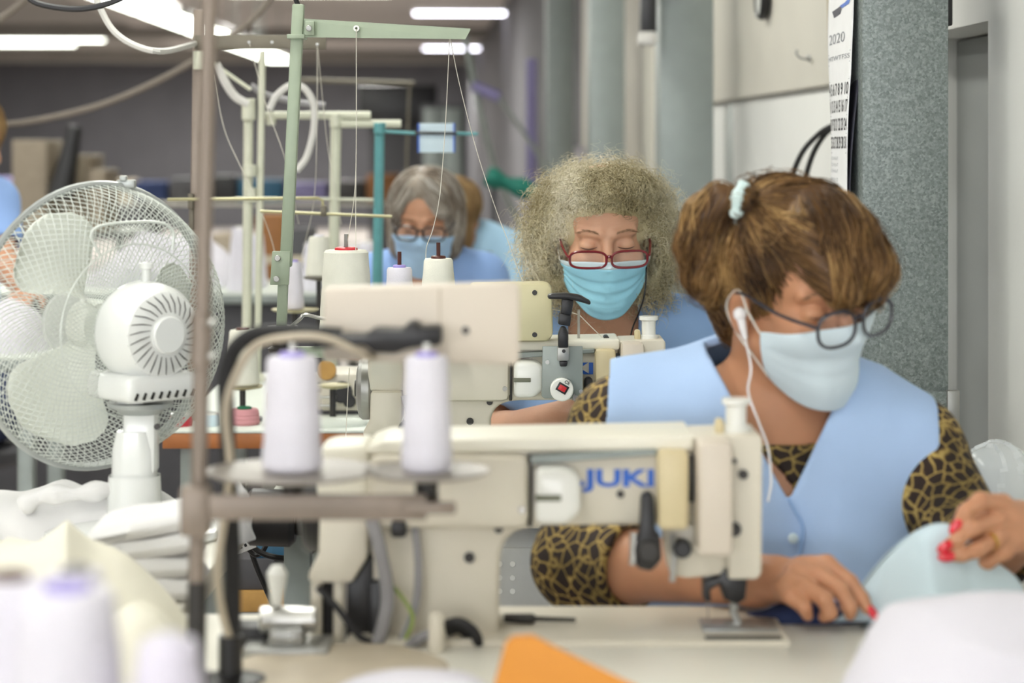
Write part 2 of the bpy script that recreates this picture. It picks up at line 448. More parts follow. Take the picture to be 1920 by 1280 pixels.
def hair_mat(name, stops, scale=25, rough=.45, aniso=(1, 1, 1)):
    m = bpy.data.materials.new(name); nt, N, L, b = nodes_of(m)
    at = N.new('ShaderNodeAttribute'); at.attribute_name = 'tone'
    tc = N.new('ShaderNodeTexCoord'); no = N.new('ShaderNodeTexNoise'); no.inputs['Scale'].default_value = scale; no.inputs['Detail'].default_value = 4
    L.new(tc.outputs['Object'], no.inputs['Vector'])
    ma = N.new('ShaderNodeMath'); ma.operation = 'MULTIPLY_ADD'; ma.inputs[1].default_value = .7
    L.new(no.outputs['Fac'], ma.inputs[0])
    sc = N.new('ShaderNodeMath'); sc.operation = 'MULTIPLY_ADD'; sc.inputs[1].default_value = .5; sc.inputs[2].default_value = -.1
    L.new(at.outputs['Fac'], sc.inputs[0]); L.new(sc.outputs[0], ma.inputs[2])
    rp = N.new('ShaderNodeValToRGB'); e = rp.color_ramp.elements
    e[0].position = stops[0][0]; e[0].color = srgb(stops[0][1]); e[1].position = stops[-1][0]; e[1].color = srgb(stops[-1][1])
    for p, c in stops[1:-1]: k = e.new(p); k.color = srgb(c)
    L.new(ma.outputs[0], rp.inputs['Fac']); L.new(rp.outputs['Color'], b.inputs['Base Color'])
    b.inputs['Roughness'].default_value = rough; b.inputs['Specular IOR Level'].default_value = .3
    M[name] = m
hair_mat('hair_brown', [(.12, '#2b1d13'), (.38, '#5a4028'), (.6, '#88663e'), (.85, '#b3905e')], 22)
hair_mat('hair_frizz', [(.04, '#5d5136'), (.26, '#9b8d67'), (.5, '#d2c8a7'), (.78, '#f3ecd8')], 14)
hair_mat('hair_grey', [(.12, '#4a4038'), (.36, '#8a7d70'), (.6, '#b5ada2'), (.85, '#dedad2')], 14)
hair_mat('hair_sand', [(.15, '#6b5238'), (.5, '#a2835a'), (.9, '#c4a878')], 20)
# ------------------------------------------------------------------ the hall (its long axis leans 2.8 degrees off the view)
TH_R = R(2.77); CR, SR = math.cos(TH_R), math.sin(TH_R)
def W(u, v, h=0):
    """u metres right of the right wall's face, v metres along it"""
    return Vector((1.02+u*CR-v*SR, u*SR+v*CR, h))
def wbox(bm, u0, u1, v0, v1, h0, h1, bev=0):
    b = bm_new(); box(b, (u0, v0, h0), (u1, v1, h1), bev)
    bmesh.ops.transform(b, matrix=Matrix.Translation((1.02, 0, 0)) @ Matrix.Rotation(TH_R, 4, 'Z'), verts=b.verts)
    return merge(bm, b)
def struct(name, bm, m, label=None, smooth=35):
    o = build(name, bm, m, None, None, smooth); o['kind'] = 'structure'
    if label: o['label'] = label
    return o
CEIL = 2.77; V0, V1 = -9.0, 37.0; UL = -11.0
b = bm_new(); wbox(b, UL, .6, V0, V1, -.1, 0); struct('floor', b, 'floor_screed')
b = bm_new(); wbox(b, UL, .6, V0, V1, CEIL, CEIL+.1); struct('ceiling', b, 'ceiling_paint')
b = bm_new(); wbox(b, -4.2, -.05, 20, 31, CEIL-.03, CEIL+.01); struct('trim_1', b, 'ceiling_light_panel')
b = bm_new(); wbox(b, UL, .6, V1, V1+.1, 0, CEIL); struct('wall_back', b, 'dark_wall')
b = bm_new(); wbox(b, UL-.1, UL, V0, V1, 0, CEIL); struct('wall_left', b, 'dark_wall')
b = bm_new(); wbox(b, UL, .6, V0-.1, V0, 0, CEIL); struct('wall_front', b, 'white_wall')
# right wall: near face, a niche behind the first column, then panelled bays
b = bm_new(); wbox(b, 0, .5, V0, 3.86, 0, CEIL)
wbox(b, .13, .5, 3.86, 4.5, 0, CEIL); wbox(b, 0, .5, 4.5, 12.6, 0, CEIL)
wr = struct('wall_right', b, 'white_wall')
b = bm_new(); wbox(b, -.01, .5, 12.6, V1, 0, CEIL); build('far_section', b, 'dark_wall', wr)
b = bm_new(); wbox(b, 0, .14, 3.86, 4.5, 1.535, CEIL); o = build('lintel', b, 'white_wall', wr)
b = bm_new(); wbox(b, -.03, .02, 4.85, 8.2, 1.462, CEIL, .004); o = build('upper_panel', b, 'cream_panel', wr)
b = bm_new(); wbox(b, -.012, .02, 4.85, 6.78, .02, 1.45, .004); o = build('wall_panel', b, 'white_wall', wr)
b = bm_new(); wbox(b, -.012, .02, 6.98, 8.2, .02, 1.45, .004); o = build('wall_panel', b, 'white_wall', wr)
b = bm_new(); wbox(b, -.006, .02, 6.80, 6.96, .02, 1.45, .002); o = build('joint_strip', b, 'steel_grey', wr)
b = bm_new(); wbox(b, -.02, .02, 8.9, 12.5, .9, 2.2, .004); o = build('upper_panel', b, 'cream_panel', wr)
# near column of speckled galvanised sheet, then plain grey ones
def column(v, w, m, name, label, dpt=.15, du=-.105):
    t = thing(name, label, None, W(du-w/2, v+dpt/2, 0), kind='structure')
    b = bm_new(); wbox(b, du-w, du, v, v+dpt, 0, CEIL, .002); build('shaft', b, m, t)
    return t
c1 = column(3.72, .146, 'galvanised', 'column_1', 'speckled galvanised steel column with hanging calendar')
b = bm_new(); z = 1.31-(740-280)/FPX*3.75; wbox(b, -.26, -.1, 3.705, 3.72, z-.05, z+.012, .002); build('joint_band', b, 'galvanised', c1)
b = bm_new(); wbox(b, -.112, -.09, 3.70, 3.715, z-.055, z+.014, .003); build('bracket', b, 'dull_steel', c1)
b = bm_new(); p = P(1665, 355, 3.72); box(b, p-Vector((.011, .003, .004)), p+Vector((.011, .004, .004)), .001, Matrix.Rotation(R(4), 3, 'Y')); build('sticker', b, 'box_beige', c1)
b = bm_new(); p = P(1752, 640, 3.72); box(b, p-Vector((.004, .004, .014)), p+Vector((.004, .006, .014)), .001); build('sticker', b, 'paper', c1)
column(6.55, .158, 'column_grey', 'column_2', 'plain grey steel column on the far side of the white panels')
column(9.2, .146, 'column_grey', 'column_3', 'far grey steel column near the purple pipe')
column(12.0, .146, 'column_grey', 'column_4', 'farthest grey steel column')
# purple pipe and things on the far right wall
t = tag(build('wall_pipe', cyl(bm_new(), W(-.42, 10.5, 0), W(-.42, 10.5, 1.74), .026, 12), 'purple_paint'), 'purple painted pipe standing beside the far grey column', 'pipe')
# grey panel at the back of the niche: its colour stands in for shade
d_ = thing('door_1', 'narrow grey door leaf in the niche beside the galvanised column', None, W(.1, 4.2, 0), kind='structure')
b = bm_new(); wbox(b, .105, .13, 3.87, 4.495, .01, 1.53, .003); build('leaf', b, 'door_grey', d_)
# added windows, unseen behind the camera: frontal fill light for upright faces
for k, u in enumerate((-8.6, -6.2, -3.8, -1.5)):
    wn_ = thing('window_%d' % (k+1), 'tall daylight window in the wall behind the camera', None, W(u, V0+.02, .9), kind='structure')
    b = bm_new(); wbox(b, u-.95, u+.95, V0+.005, V0+.02, .9, 2.3); build('pane', b, 'daylight_pane', wn_)
    b = bm_new()
    for (a0, a1, h0, h1) in ((u-1.0, u-.95, .85, 2.35), (u+.95, u+1.0, .85, 2.35), (u-1.0, u+1.0, .85, .9), (u-1.0, u+1.0, 2.3, 2.35), (u-.02, u+.02, .9, 2.3)): wbox(b, a0, a1, V0, V0+.05, h0, h1, .004)
    build('window_frame', b, 'white_plastic', wn_)
    ld = bpy.data.lights.new('window_light', 'AREA'); ld.shape = 'RECTANGLE'; ld.size = 1.9; ld.size_y = 1.4; ld.energy = FILL_W; ld.color = (.96, .98, 1)
    lo = bpy.data.objects.new('window_light', ld); COL.objects.link(lo); lo.location = W(u, V0+.06, 1.6); lo.rotation_euler = (R(90), 0, R(180)+TH_R)
# ceiling and hanging luminaires
def luminaire(loc, ln, wdt, rot=0, label='', watt=0, tubes=1, mt='lamp_tube', group='ceiling luminaires', hang=0):
    t = thing('ceiling_lamp', label, 'lamp', loc, group)
    x0 = Vector(loc)
    b = bm_new(); box(b, x0+Vector((-ln/2, -wdt/2, .02)), x0+Vector((ln/2, wdt/2, .075)), .008); build('housing', b, 'white_plastic', t)
    for k in range(tubes):
        y = (k-(tubes-1)/2)*wdt/max(tubes, 1)
        b = bm_new(); box(b, x0+Vector((-ln/2+.02, y-wdt/tubes*.44, 0)), x0+Vector((ln/2-.02, y+wdt/tubes*.44, .03)), .012); build('diffuser', b, mt, t)
    if hang:
        for s in (-1, 1):
            b = bm_new(); cyl(b, x0+Vector((s*ln*.4, 0, .07)), x0+Vector((s*ln*.4, 0, hang)), .006, 8); build('hanger', b, 'steel_grey', t)
    t.rotation_euler.z = rot
    if watt:
        ld = bpy.data.lights.new('lamp_light', 'AREA'); ld.shape = 'RECTANGLE'; ld.size = ln; ld.size_y = wdt; ld.energy = watt; ld.color = (1, .985, .94)
        lo = bpy.data.objects.new('lamp_light', ld); COL.objects.link(lo); lo.parent = t; lo.location = (0, 0, -.02)
    return t
for (px, py, d, ln, mt_, lab) in [(888, 12, 22.4, 1.25, 'lamp_tube_cool', 'white ceiling lamp at the very top, nearer of the two central lamps'),
        (884, 84, 30.2, 1.35, 'lamp_tube_cool', 'white ceiling lamp just right of the pale green bar end'),
        (70, 63, 27.8, 1.7, 'lamp_tube', 'wide ceiling lamp at far left, upper of the two'),
        (40, 105, 34.2, 1.3, 'lamp_tube', 'ceiling lamp at far left, lower of the two'),
        (578, 105, 34.2, .85, 'lamp_tube', 'small far ceiling lamp beside the pale green post')]:
    p = P(px, py, d); luminaire((p.x, p.y, CEIL-.09), ln, .22, TH_R, lab, 0, 1, mt_, 'far ceiling lamps')
names = ['nearest', 'second', 'third', 'fourth', 'fifth', 'last']
for k in range(6):
    v = 11.6+k*2.0; y = v; x = -2.36
    luminaire((x, y, 2.20), 1.86, .3, R(90), 'hanging fluorescent lamp, %s in the slanting bright row at top left' % names[k], 0, 1, 'lamp_tube', 'row of hanging lamps', .57-.005)
# luminaires above the work stations (over and behind the camera)
for i, x in enumerate((-2.4, -.55)):
    for j, y in enumerate((-1.6, .8, 3.2, 5.6, 8.0)):
        luminaire((x, y, CEIL-.09), 1.5, .3, R(90), 'ceiling lamp above the work stations, %s row, %s from the back of the room' % (('left', 'right')[i], ('fifth', 'fourth', 'third', 'second', 'first')[j]), LAMP_W, 1, 'lamp_tube', 'lamps over the stations')
for x, y, nm in ((-5.5, 3, 'far left beside the stations'), (-5.5, 9, 'far left behind the stations'), (-3, 14, 'above the low dark shelf'), (-6, 19, 'left beyond the low shelf'), (-1.8, 19.5, 'beyond the black cabinet'), (-3, 27, 'near the back wall, right'), (-6.5, 29, 'near the back wall, left'), (-1.5, 33.5, 'right before the back wall, right'), (-5, 33.5, 'right before the back wall, left')):  # last two lamps are added to brighten the back wall
    luminaire((x, y, CEIL-.09), 1.5, .3, 0, 'ceiling lamp deeper in the hall, '+nm, 60 if y < 12 else 140, 1, 'lamp_tube', 'lamps over the hall')
# ------------------------------------------------------------------ tables
def table(name, label, x0, x1, y0, y1, top, m_top, m_edge, legs=True, thick=.035, leg_m='steel_grey', group='work tables'):
    t = thing(name, label, 'table', ((x0+x1)/2, (y0+y1)/2, 0), group)
    b = bm_new(); box(b, (x0, y0, top-.006), (x1, y1, top), .002); build('table_top', b, m_top, t)
    b = bm_new(); box(b, (x0+.001, y0+.001, top-thick), (x1-.001, y1-.001, top-.006), .002); build('edge_band', b, m_edge, t)
    for sx in (x0+.05, x1-.05):
        for sy in (y0+.05, y1-.05):
            b = bm_new(); box(b, (sx-.02, sy-.02, .0), (sx+.02, sy+.02, top-thick), .003); build('leg', b, leg_m, t)
        b = bm_new(); box(b, (sx-.015, y0+.07, .12), (sx+.015, y1-.07, .16), .003); build('foot_bar', b, leg_m, t)
    return t
T1 = table('sewing_table', 'pale sewing table under the nearest sewing machine', -.44, .75, 1.66, 2.53, TH-.004, 'table_top', 'cream_paint')
T2 = table('sewing_table', 'sewing table under the second sewing machine', -.375, .62, 3.30, 3.74, TH-.004, 'table_pale', 'cream_paint')
TF = table('side_table', 'low white side table under the heap of cream fabric', -1.30, -.47, 2.05, 2.55, .775, 'table_top', 'cream_paint')
TG = table('side_table', 'white side table holding the fan and folded garments', -1.30, -.385, 2.57, 3.28, .775, 'table_top', 'cream_paint')
TB = table('sewing_table', 'wooden-edged sewing table behind the fan and spools', -.66, -.20, 4.15, 4.95, TH, 'table_pale', 'wood_edge')
TC = table('sewing_table', 'sewing table in front of the grey haired woman', -.60, .35, 4.99, 5.22, TH, 'table_pale', 'wood_edge')
T0 = table('side_table', 'low table at the very front holding lilac spools', -.62, -.20, 1.1, 1.60, TH, 'table_top', 'cream_paint')
# ------------------------------------------------------------------ industrial sewing machines
def lx(px): return (px-1430)/1721.0
def lz(py): return (1190-py)/1721.0
def mpoly(pts): return [(lx(x), lz(y)) for x, y in pts]
def machine(origin, label, wheel_m='black_plastic'):
    t = thing('sewing_machine', label, 'sewing machine', origin, 'industrial sewing machines')
    O = Vector(origin)
    def mk(name, bm, m, parent=None, smooth=35):
        bmesh.ops.translate(bm, vec=O, verts=bm.verts); return build(name, bm, m, parent or t, None, smooth)
    def bx(px0, px1, py0, py1, y0, y1, bev=.004, bm=None): return box(bm or bm_new(), (lx(px0), y0, lz(py1)), (lx(px1), y1, lz(py0)), bev)
    # arm and pillar in one casting
    arm = mk('arm', prism(bm_new(), mpoly([(694, 838), (1300, 826), (1300, 985), (1010, 986), (975, 992), (952, 1006), (938, 1034), (934, 1196), (694, 1196)]), 0, .105, .008, 3), 'cream_paint')
    mk('bed', bx(652, 1475, 1186, 1215, -.035, .145, .004), 'cream_paint')
    mk('top_cover', prism(bm_new(), mpoly([(690, 836), (720, 824), (1232, 814), (1300, 812), (1300, 842), (1232, 842), (720, 850), (690, 850)]), -.010, .112, .004, 3), 'machine_top')
    mc = mk('motor_cover', bx(692, 992, 848, 986, -.024, .05, .012), 'cream_paint')
    mk('cover_edge', bx(990, 998, 850, 984, -.012, .05, .001), 'dark_metal', mc)
    mk('screw', cyl(bm_new(), (lx(978), -.028, lz(948)), (lx(978), -.02, lz(948)), .004, 10), 'steel', mc)
    mk('recess_strip', prism(bm_new(), mpoly([(996, 850), (1230, 838), (1230, 850), (996, 866)]), -.013, .02, .001, 1), 'steel_grey')
    mk('bulb_cover', prism(bm_new(), mpoly([(1003, 868), (1062, 868), (1086, 884), (1086, 946), (1058, 968), (1003, 968)]), -.055, .02, .008, 3), 'white_plastic')
    mk('bulb_slot', bx(1003, 1050, 912, 924, -.0565, -.05, .001), 'olive_grey')
    # lettering on the arm
    me = text_mesh('JUKI', .0255, .0009, .0004, 'LEFT', 1.60)
    me.transform(Matrix.Translation(O+Vector((lx(1098), -.0015, lz(910)))) @ Matrix.Rotation(R(90), 4, 'X'))
    finish('lettering', me, 'blue_ink', t, None, 0)
    b = prism(bm_new(), mpoly([(1086, 910), (1092, 898), (1098, 910)]), -.0012, .001); mk('emblem', b, 'blue_ink')
    mk('screw', cyl(bm_new(), (lx(1163), -.004, lz(925)), (lx(1163), .002, lz(925)), .0042, 12), 'dark_metal')
    mk('screw', cyl(bm_new(), (lx(880), -.003, lz(1044)), (lx(880), .002, lz(1044)), .006, 12), 'dark_metal')
    mk('screw', cyl(bm_new(), (lx(935), -.003, lz(990)), (lx(935), .002, lz(990)), .005, 12), 'dark_metal')
    # tan oil box and head
    mk('tension_cover', bx(1230, 1288, 838, 985, -.03, .05, .006), 'tan_plastic')
    mk('head', prism(bm_new(), mpoly([(1300, 818), (1424, 814), (1430, 822), (1428, 1076), (1418, 1086), (1366, 1086), (1366, 1040), (1300, 1040)]), 0, .10, .006, 3), 'cream_paint')
    mk('neck', prism(bm_new(), mpoly([(1247, 985), (1372, 985), (1372, 1080), (1290, 1088), (1258, 1082), (1250, 1040)]), .012, .07, .004), 'cream_paint')
    mk('face_plate', bx(1303, 1367, 818, 1030, -.045, .03, .007), 'beige_panel')
    mk('slot', bx(1288, 1301, 852, 940, -.004, .01, .001), 'black_plastic')
    kn = mk('pressure_knob', lathe(bm_new(), [(0, 0), (.017, 0), (.017, .006), (.0115, .008), (.0115, .030), (.0155, .032), (.0155, .038), (0, .038)], (lx(1386), .035, lz(818)), n=20), 'white_plastic')
    mk('thumb_lever', bx(1345, 1362, 790, 822, .02, .04, .004), 'tan_plastic')
    for (x, y, r) in ((1393, 888, .0055), (1376, 991, .008), (1376, 863, .003)):
        mk('screw', cyl(bm_new(), (lx(x), -.005, lz(y)), (lx(x), .003, lz(y)), r, 12), 'dark_metal')
    mk('hand_knob', cyl(bm_new(), (lx(1279), -.01, lz(1027)), (lx(1279), .012, lz(1027)), .010, 16, .002), 'black_plastic')
    lv = mk('lift_lever', prism(bm_new(), mpoly([(1200, 920), (1212, 914), (1224, 922), (1226, 985), (1236, 1000), (1238, 1040), (1218, 1062), (1192, 1056), (1184, 1020), (1196, 990)]), -.03, -.008, .004), 'black_plastic')
    mk('lever_pivot', cyl(bm_new(), (lx(1213), -.036, lz(1022)), (lx(1213), .02, lz(1022)), .012, 14, .002), 'dark_metal', lv)
    mk('lever_spring', cyl(bm_new(), (lx(1186), -.025, lz(990)), (lx(1184), -.025, lz(1050)), .004, 10), 'steel', lv)
    mk('thread_hook', tube(bm_new(), [(lx(1262), .0, lz(1000)), (lx(1264), -.004, lz(1050)), (lx(1260), -.004, lz(1088))], .0035, 8), 'steel')
    mk('needle_bar', cyl(bm_new(), (lx(1332), .03, lz(1030)), (lx(1332), .03, lz(1100)), .005, 10), 'dull_steel')
    mk('presser_bar', cyl(bm_new(), (lx(1364), .03, lz(1030)), (lx(1364), .03, lz(1090)), .005, 10), 'dull_steel')
    ft = bm_new()
    prism(ft, mpoly([(1356, 1064), (1382, 1064), (1390, 1085), (1404, 1090), (1400, 1128), (1384, 1138), (1360, 1128), (1352, 1100), (1334, 1110), (1336, 1134), (1322, 1130), (1322, 1094), (1350, 1086)]), .012, .046, .002)
    mk('presser_clamp', ft, 'black_plastic')
    mk('needle', cyl(bm_new(), (lx(1332), .03, lz(1100)), (lx(1332), .03, lz(1186)), .0009, 6), 'steel')
    mk('presser_foot', tube(bm_new(), [(lx(1384), .03, lz(1128)), (lx(1380), .03, lz(1158)), (lx(1390), .03, lz(1180)), (lx(1362), .03, lz(1186))], [.006, .005, .007, .004], 8), 'dull_steel')
    npl = mk('needle_plate', box(bm_new(), (lx(1318), .0, .0025), (lx(1462), .06, .006), .001), 'dull_steel')
    mk('slide_slot', box(bm_new(), (lx(1318), -.032, .002), (lx(1460), -.022, .0045), .0005), 'dark_metal', npl)
    # belt cover, its legs and the motor behind it
    mk('belt_cover', prism(bm_new(), mpoly([(602, 958), (690, 958), (690, 1040), (662, 1086), (584, 1086), (580, 1072), (600, 1036)]), -.02, .08, .005), 'cream_paint')
    mk('rear_housing', prism(bm_new(), mpoly([(592, 848), (615, 836), (694, 834), (694, 962), (592, 962)]), .0, .095, .008, 3), 'machine_top')
    for a, c in ((584, 604), (626, 646)): mk('cover_leg', bx(a, c, 1084, 1196, -.012, .02, .003), 'cream_paint')
    mk('belt', bx(604, 626, 1084, 1196, .0, .03, .002), 'black_rubber')
    mk('belt_guard', prism(bm_new(), mpoly([(664, 1088), (692, 1042), (700, 1042), (700, 1196), (648, 1196), (650, 1090)]), .0, .06, .002), 'black_plastic')
    mk('hand_wheel', lathe(bm_new(), [(0, 0), (.03, 0), (.047, .004), (.052, .010), (.052, .022), (.046, .028), (0, .028)], (lx(556), .05, lz(960)), (1, 0, 0), 28), wheel_m)
    mk('wheel_shaft', cyl(bm_new(), (lx(550), .05, lz(960)), (lx(602), .05, lz(960)), .014, 14), 'dark_metal')
    # cables at the pillar
    def cab(pts, r, m, n=8, name='cable'):
        mk(name, tube(bm_new(), spline([(lx(x), y, lz(z)) for x, y, z in pts], 8), r, n), m)
    cab([(700, -.03, 965), (716, -.035, 1020), (730, -.035, 1100), (722, -.035, 1160), (706, -.03, 1205)], .0075, 'cable_grey')
    cab([(780, -.012, 985), (786, -.02, 1050), (782, -.02, 1120), (760, -.025, 1180), (742, -.03, 1205)], .0045, 'cable_grey')
    cab([(716, -.02, 1075), (748, -.026, 1100), (776, -.028, 1150), (752, -.03, 1205)], .0022, 'cable_greenyellow')
    cab([(600, -.03, 1090), (640, -.035, 1130), (680, -.035, 1180), (740, -.03, 1208)], .004, 'cable_black')
    cab([(760, -.03, 1208), (790, -.04, 1180), (815, -.04, 1172)], .006, 'cable_grey')
    cab([(838, -.03, 1160), (864, -.035, 1154), (890, -.035, 1172), (902, -.03, 1208)], .006, 'cable_black')
    cab([(838, -.018, 1176), (862, -.02, 1170), (880, -.02, 1186), (888, -.02, 1208)], .006, 'cable_black')
    mk('bobbin_post', lathe(bm_new(), [(0, 0), (.009, 0), (.008, .045), (.006, .05), (0, .05)], (lx(822), -.06, lz(1212)), n=14), 'cream_paint')
    mk('junction_block', bx(694, 728, 1085, 1200, -.012, .02, .003), 'black_plastic')
    mk('side_knob', bx(735, 764, 968, 1000, -.028, .0, .004), 'black_plastic')
    return t, mk, bx
Y1 = 2.40
M1, mk1, bx1 = machine((P(1430, 0, Y1).x, Y1, TH), 'cream industrial sewing machine nearest the camera, blue lettering on its arm')
Y2 = 3.60
M2, mk2, bx2 = machine((P(1248, 0, Y2).x, Y2, TH), 'cream sewing machine before the curly haired woman, black T handle on it', 'dull_steel')
# extras on the second machine: rear electronics box, switch plate with T handle, thread pin
def n2x(px): return (px-1248)/1147.2
def n2z(py): return (891.9-py)/1147.2
def n2(pts): return [(n2x(x), n2z(y)) for x, y in pts]
eb = mk2('electronics_box', prism(bm_new(), n2([(880, 536), (1022, 533), (1034, 540), (1036, 630), (1026, 641), (880, 641)]), -.045, .03, .006), 'yellow_cream')
for yy in (550, 628): mk2('screw', cyl(bm_new(), (n2x(1002), -.047, n2z(yy)), (n2x(1002), -.04, n2z(yy)), .0042, 12), 'dark_metal', eb)
sp = mk2('switch_plate', prism(bm_new(), n2([(1016, 646), (1090, 646), (1090, 738), (1086, 742), (1019, 742), (1014, 737)]), -.078, -.072, .0015), 'steel_grey')
for (x, y) in ((1025, 675), (1087, 729)): mk2('screw', cyl(bm_new(), (n2x(x), -.082, n2z(y)), (n2x(x), -.076, n2z(y)), .0035, 10), 'steel', sp)
mk2('plate_bracket', box(bm_new(), (n2x(1020), -.074, n2z(735)), (n2x(1086), 0, n2z(690)), .002), 'steel_grey', sp)
lm = mk2('lamp_socket', prism(bm_new(), n2([(1043, 647), (1064, 646), (1064, 670), (1043, 671)]), -.095, -.076, .001), 'dull_steel')
hd = bm_new(); prism(hd, n2([(1044, 648), (1044, 622), (1049, 608), (1058, 608), (1063, 622), (1063, 648)]), -.096, -.08, .003)
prism(hd, n2([(1046, 583), (1068, 588), (1066, 608), (1044, 604)]), -.099, -.077, .002)
prism(hd, n2([(1051, 556), (1073, 560), (1068, 590), (1048, 586)]), -.097, -.079, .003)
prism(hd, n2([(1024, 551), (1032, 548), (1058, 547), (1084, 551), (1104, 562), (1103, 569), (1084, 563), (1062, 558), (1026, 558)]), -.103, -.073, .0035)
mk2('t_handle', hd, 'black_plastic', lm)
mk2('handle_tip', prism(bm_new(), n2([(1046, 672), (1062, 672), (1060, 682), (1048, 682)]), -.093, -.08, .002), 'black_plastic', lm)
mk2('hole', cyl(bm_new(), (n2x(1054.5), -.097, n2z(653)), (n2x(1054.5), -.094, n2z(653)), .003, 10), 'black_plastic', lm)
sw = mk2('switch_disc', cyl(bm_new(), (n2x(1051), -.094, n2z(724)), (n2x(1051), -.074, n2z(724)), .0185, 28, .002), 'white_plastic', None)
rb = box(bm_new(), (-.009, -.001, -.007), (.009, .001, .007), .0006); bmesh.ops.transform(rb, matrix=Matrix.Translation((n2x(1052), -.0945, n2z(721))) @ Matrix.Rotation(R(30), 4, 'Y'), verts=rb.verts); mk2('switch_surround', rb, 'black_plastic', sw)
rb = box(bm_new(), (-.006, -.0022, -.0042), (.006, .001, .0042), .0006); bmesh.ops.transform(rb, matrix=Matrix.Translation((n2x(1052), -.0945, n2z(721))) @ Matrix.Rotation(R(30), 4, 'Y'), verts=rb.verts); mk2('rocker', rb, 'switch_red', sw)
me = text_mesh('CE', .0075, .0001, .0002); me.transform(Matrix.Translation(M2.location+Vector((n2x(1055), -.0945, n2z(711)))) @ Matrix.Rotation(R(25), 4, 'Y') @ Matrix.Rotation(R(90), 4, 'X')); finish('safety_mark', me, 'black_ink', sw, None, 0)
coil = [(n2x(1072)+(n2x(1100)-n2x(1072))*u/60+.0035*math.sin(u*1.7)*.5, -.085+.0042*math.cos(u*1.7), n2z(738)+(n2z(757)-n2z(738))*u/60+.0042*math.sin(u*1.7)) for u in range(61)]
mk2('coiled_cable', tube(bm_new(), coil, .0012, 5), 'cable_grey', sw)
mk2('thread_pin', cyl(bm_new(), (n2x(1086), .03, n2z(648)), (n2x(1086), .03, n2z(588)), .0022, 8), 'steel')
mk2('guide_eyelet', cyl(bm_new(), (n2x(1138), .02, n2z(642)), (n2x(1138), .05, n2z(642)), .005, 10), 'dark_metal')
# under-table control box of the second station
cb = thing('control_box', 'grey metal control box with ventilation holes under the second table', 'control box', P(990, 0, 3.36).xy.to_3d()+Vector((0, 0, TH-.04-.22)))
p0 = P(905, 1170, 3.34); p1 = P(1050, 995, 3.34)
b = bm_new(); box(b, (p0.x, 3.34, TH-.039-.20), (p1.x, 3.60, TH-.039), .006); build('case', b, 'control_grey', cb)
b = bm_new(); box(b, (p0.x+.005, 3.336, p0.z+.02), (p1.x-.016, 3.341, p1.z-.025), .002); fp = build('front_panel', b, 'control_grey', cb)
for x in (937, 961):
    for y in (1057, 1083, 1108): b = bm_new(); q = P(x, y, 3.335); cyl(b, q+Vector((0, -.001, 0)), q+Vector((0, .003, 0)), .0042, 10); build('vent_hole', b, 'white_plastic', fp)
b = bm_new(); q = P(1041, 1004, 3.34); cyl(b, q+Vector((0, -.004, 0)), q, .004, 10); build('screw', b, 'dark_metal', cb)
# scissors-like seam ripper on table 1
b = bm_new(); a = P(945, 1158, 2.45); c = P(1080, 1162, 2.44); a.z = c.z = TH+.008; tube(b, [a, a.lerp(c, .4), a.lerp(c, .45), c], [.005, .006, .003, .0025], 8)
tag(build('thread_snips', b, 'dark_metal'), 'slim dark metal tool lying on the table behind the pillar of the nearest machine', 'tool')
# ------------------------------------------------------------------ operation panel on its bent pipe (nearest machine)
YP = 2.22
op = thing('operation_panel', 'beige operating panel on a bent black pipe above the nearest machine', 'control panel', P(430, 0, YP).xy.to_3d()+Vector((0, 0, TH)))
b = bm_new(); prism(b, [(P(x, y, YP).x, P(x, y, YP).z) for x, y in ((606, 541), (968, 532), (975, 540), (974, 676), (966, 684), (606, 676))], YP, YP+.05, .004); pc = build('panel_case', b, 'beige_panel', op)
b = bm_new(); q = P(820, 618, YP); prism(b, [(P(x, y, YP).x, P(x, y, YP).z) for x, y in ((823, 540), (826, 540), (826, 678), (823, 678))], YP-.0012, YP+.01, 0); build('seam', b, 'cable_tan', pc)
b = bm_new(); q = P(873, 619, YP); cyl(b, q+Vector((0, -.003, 0)), q+Vector((0, .002, 0)), .004, 10); build('screw', b, 'dark_metal', pc)
def pp(l, d): return [P(x, y, d) for x, y in l]
b = bm_new(); tube(b, spline(pp([(436, 1188), (436, 1050), (430, 900), (424, 760), (424, 705), (440, 654), (480, 626), (540, 622), (640, 630)], YP-.03), 6), .0082, 10); build('bent_pipe', b, 'black_rubber', op)
b = bm_new(); prism(b, [(P(x, y, YP).x, P(x, y, YP).z) for x, y in ((590, 622), (690, 622), (705, 610), (760, 612), (770, 598), (784, 598), (792, 608), (830, 606), (830, 640), (770, 646), (745, 656), (705, 654), (690, 640), (590, 648))], YP-.045, YP, .003); build('swivel_bracket', b, 'black_plastic', op)
b = bm_new(); tube(b, spline([P(452, 1222, YP-.02), P(425, 1180, YP-.04), P(408, 1080, YP-.055), P(418, 985, YP-.055), P(432, 880, YP-.05), P(424, 770, YP-.05), P(444, 700, YP-.05), P(480, 648, YP-.05), P(540, 632, YP-.055), P(610, 634, YP-.055), P(680, 664, YP-.04), P(700, 668, YP-.005)], 6), .0042, 8); build('cable', b, 'cable_tan', op)
b = bm_new(); lathe(b, [(0, 0), (.035, 0), (.035, .008), (.012, .012), (.012, .05), (0, .05)], P(432, 0, YP-.03).xy.to_3d()+Vector((0, 0, TH-.004)), n=20); build('pipe_clamp', b, 'black_plastic', op)
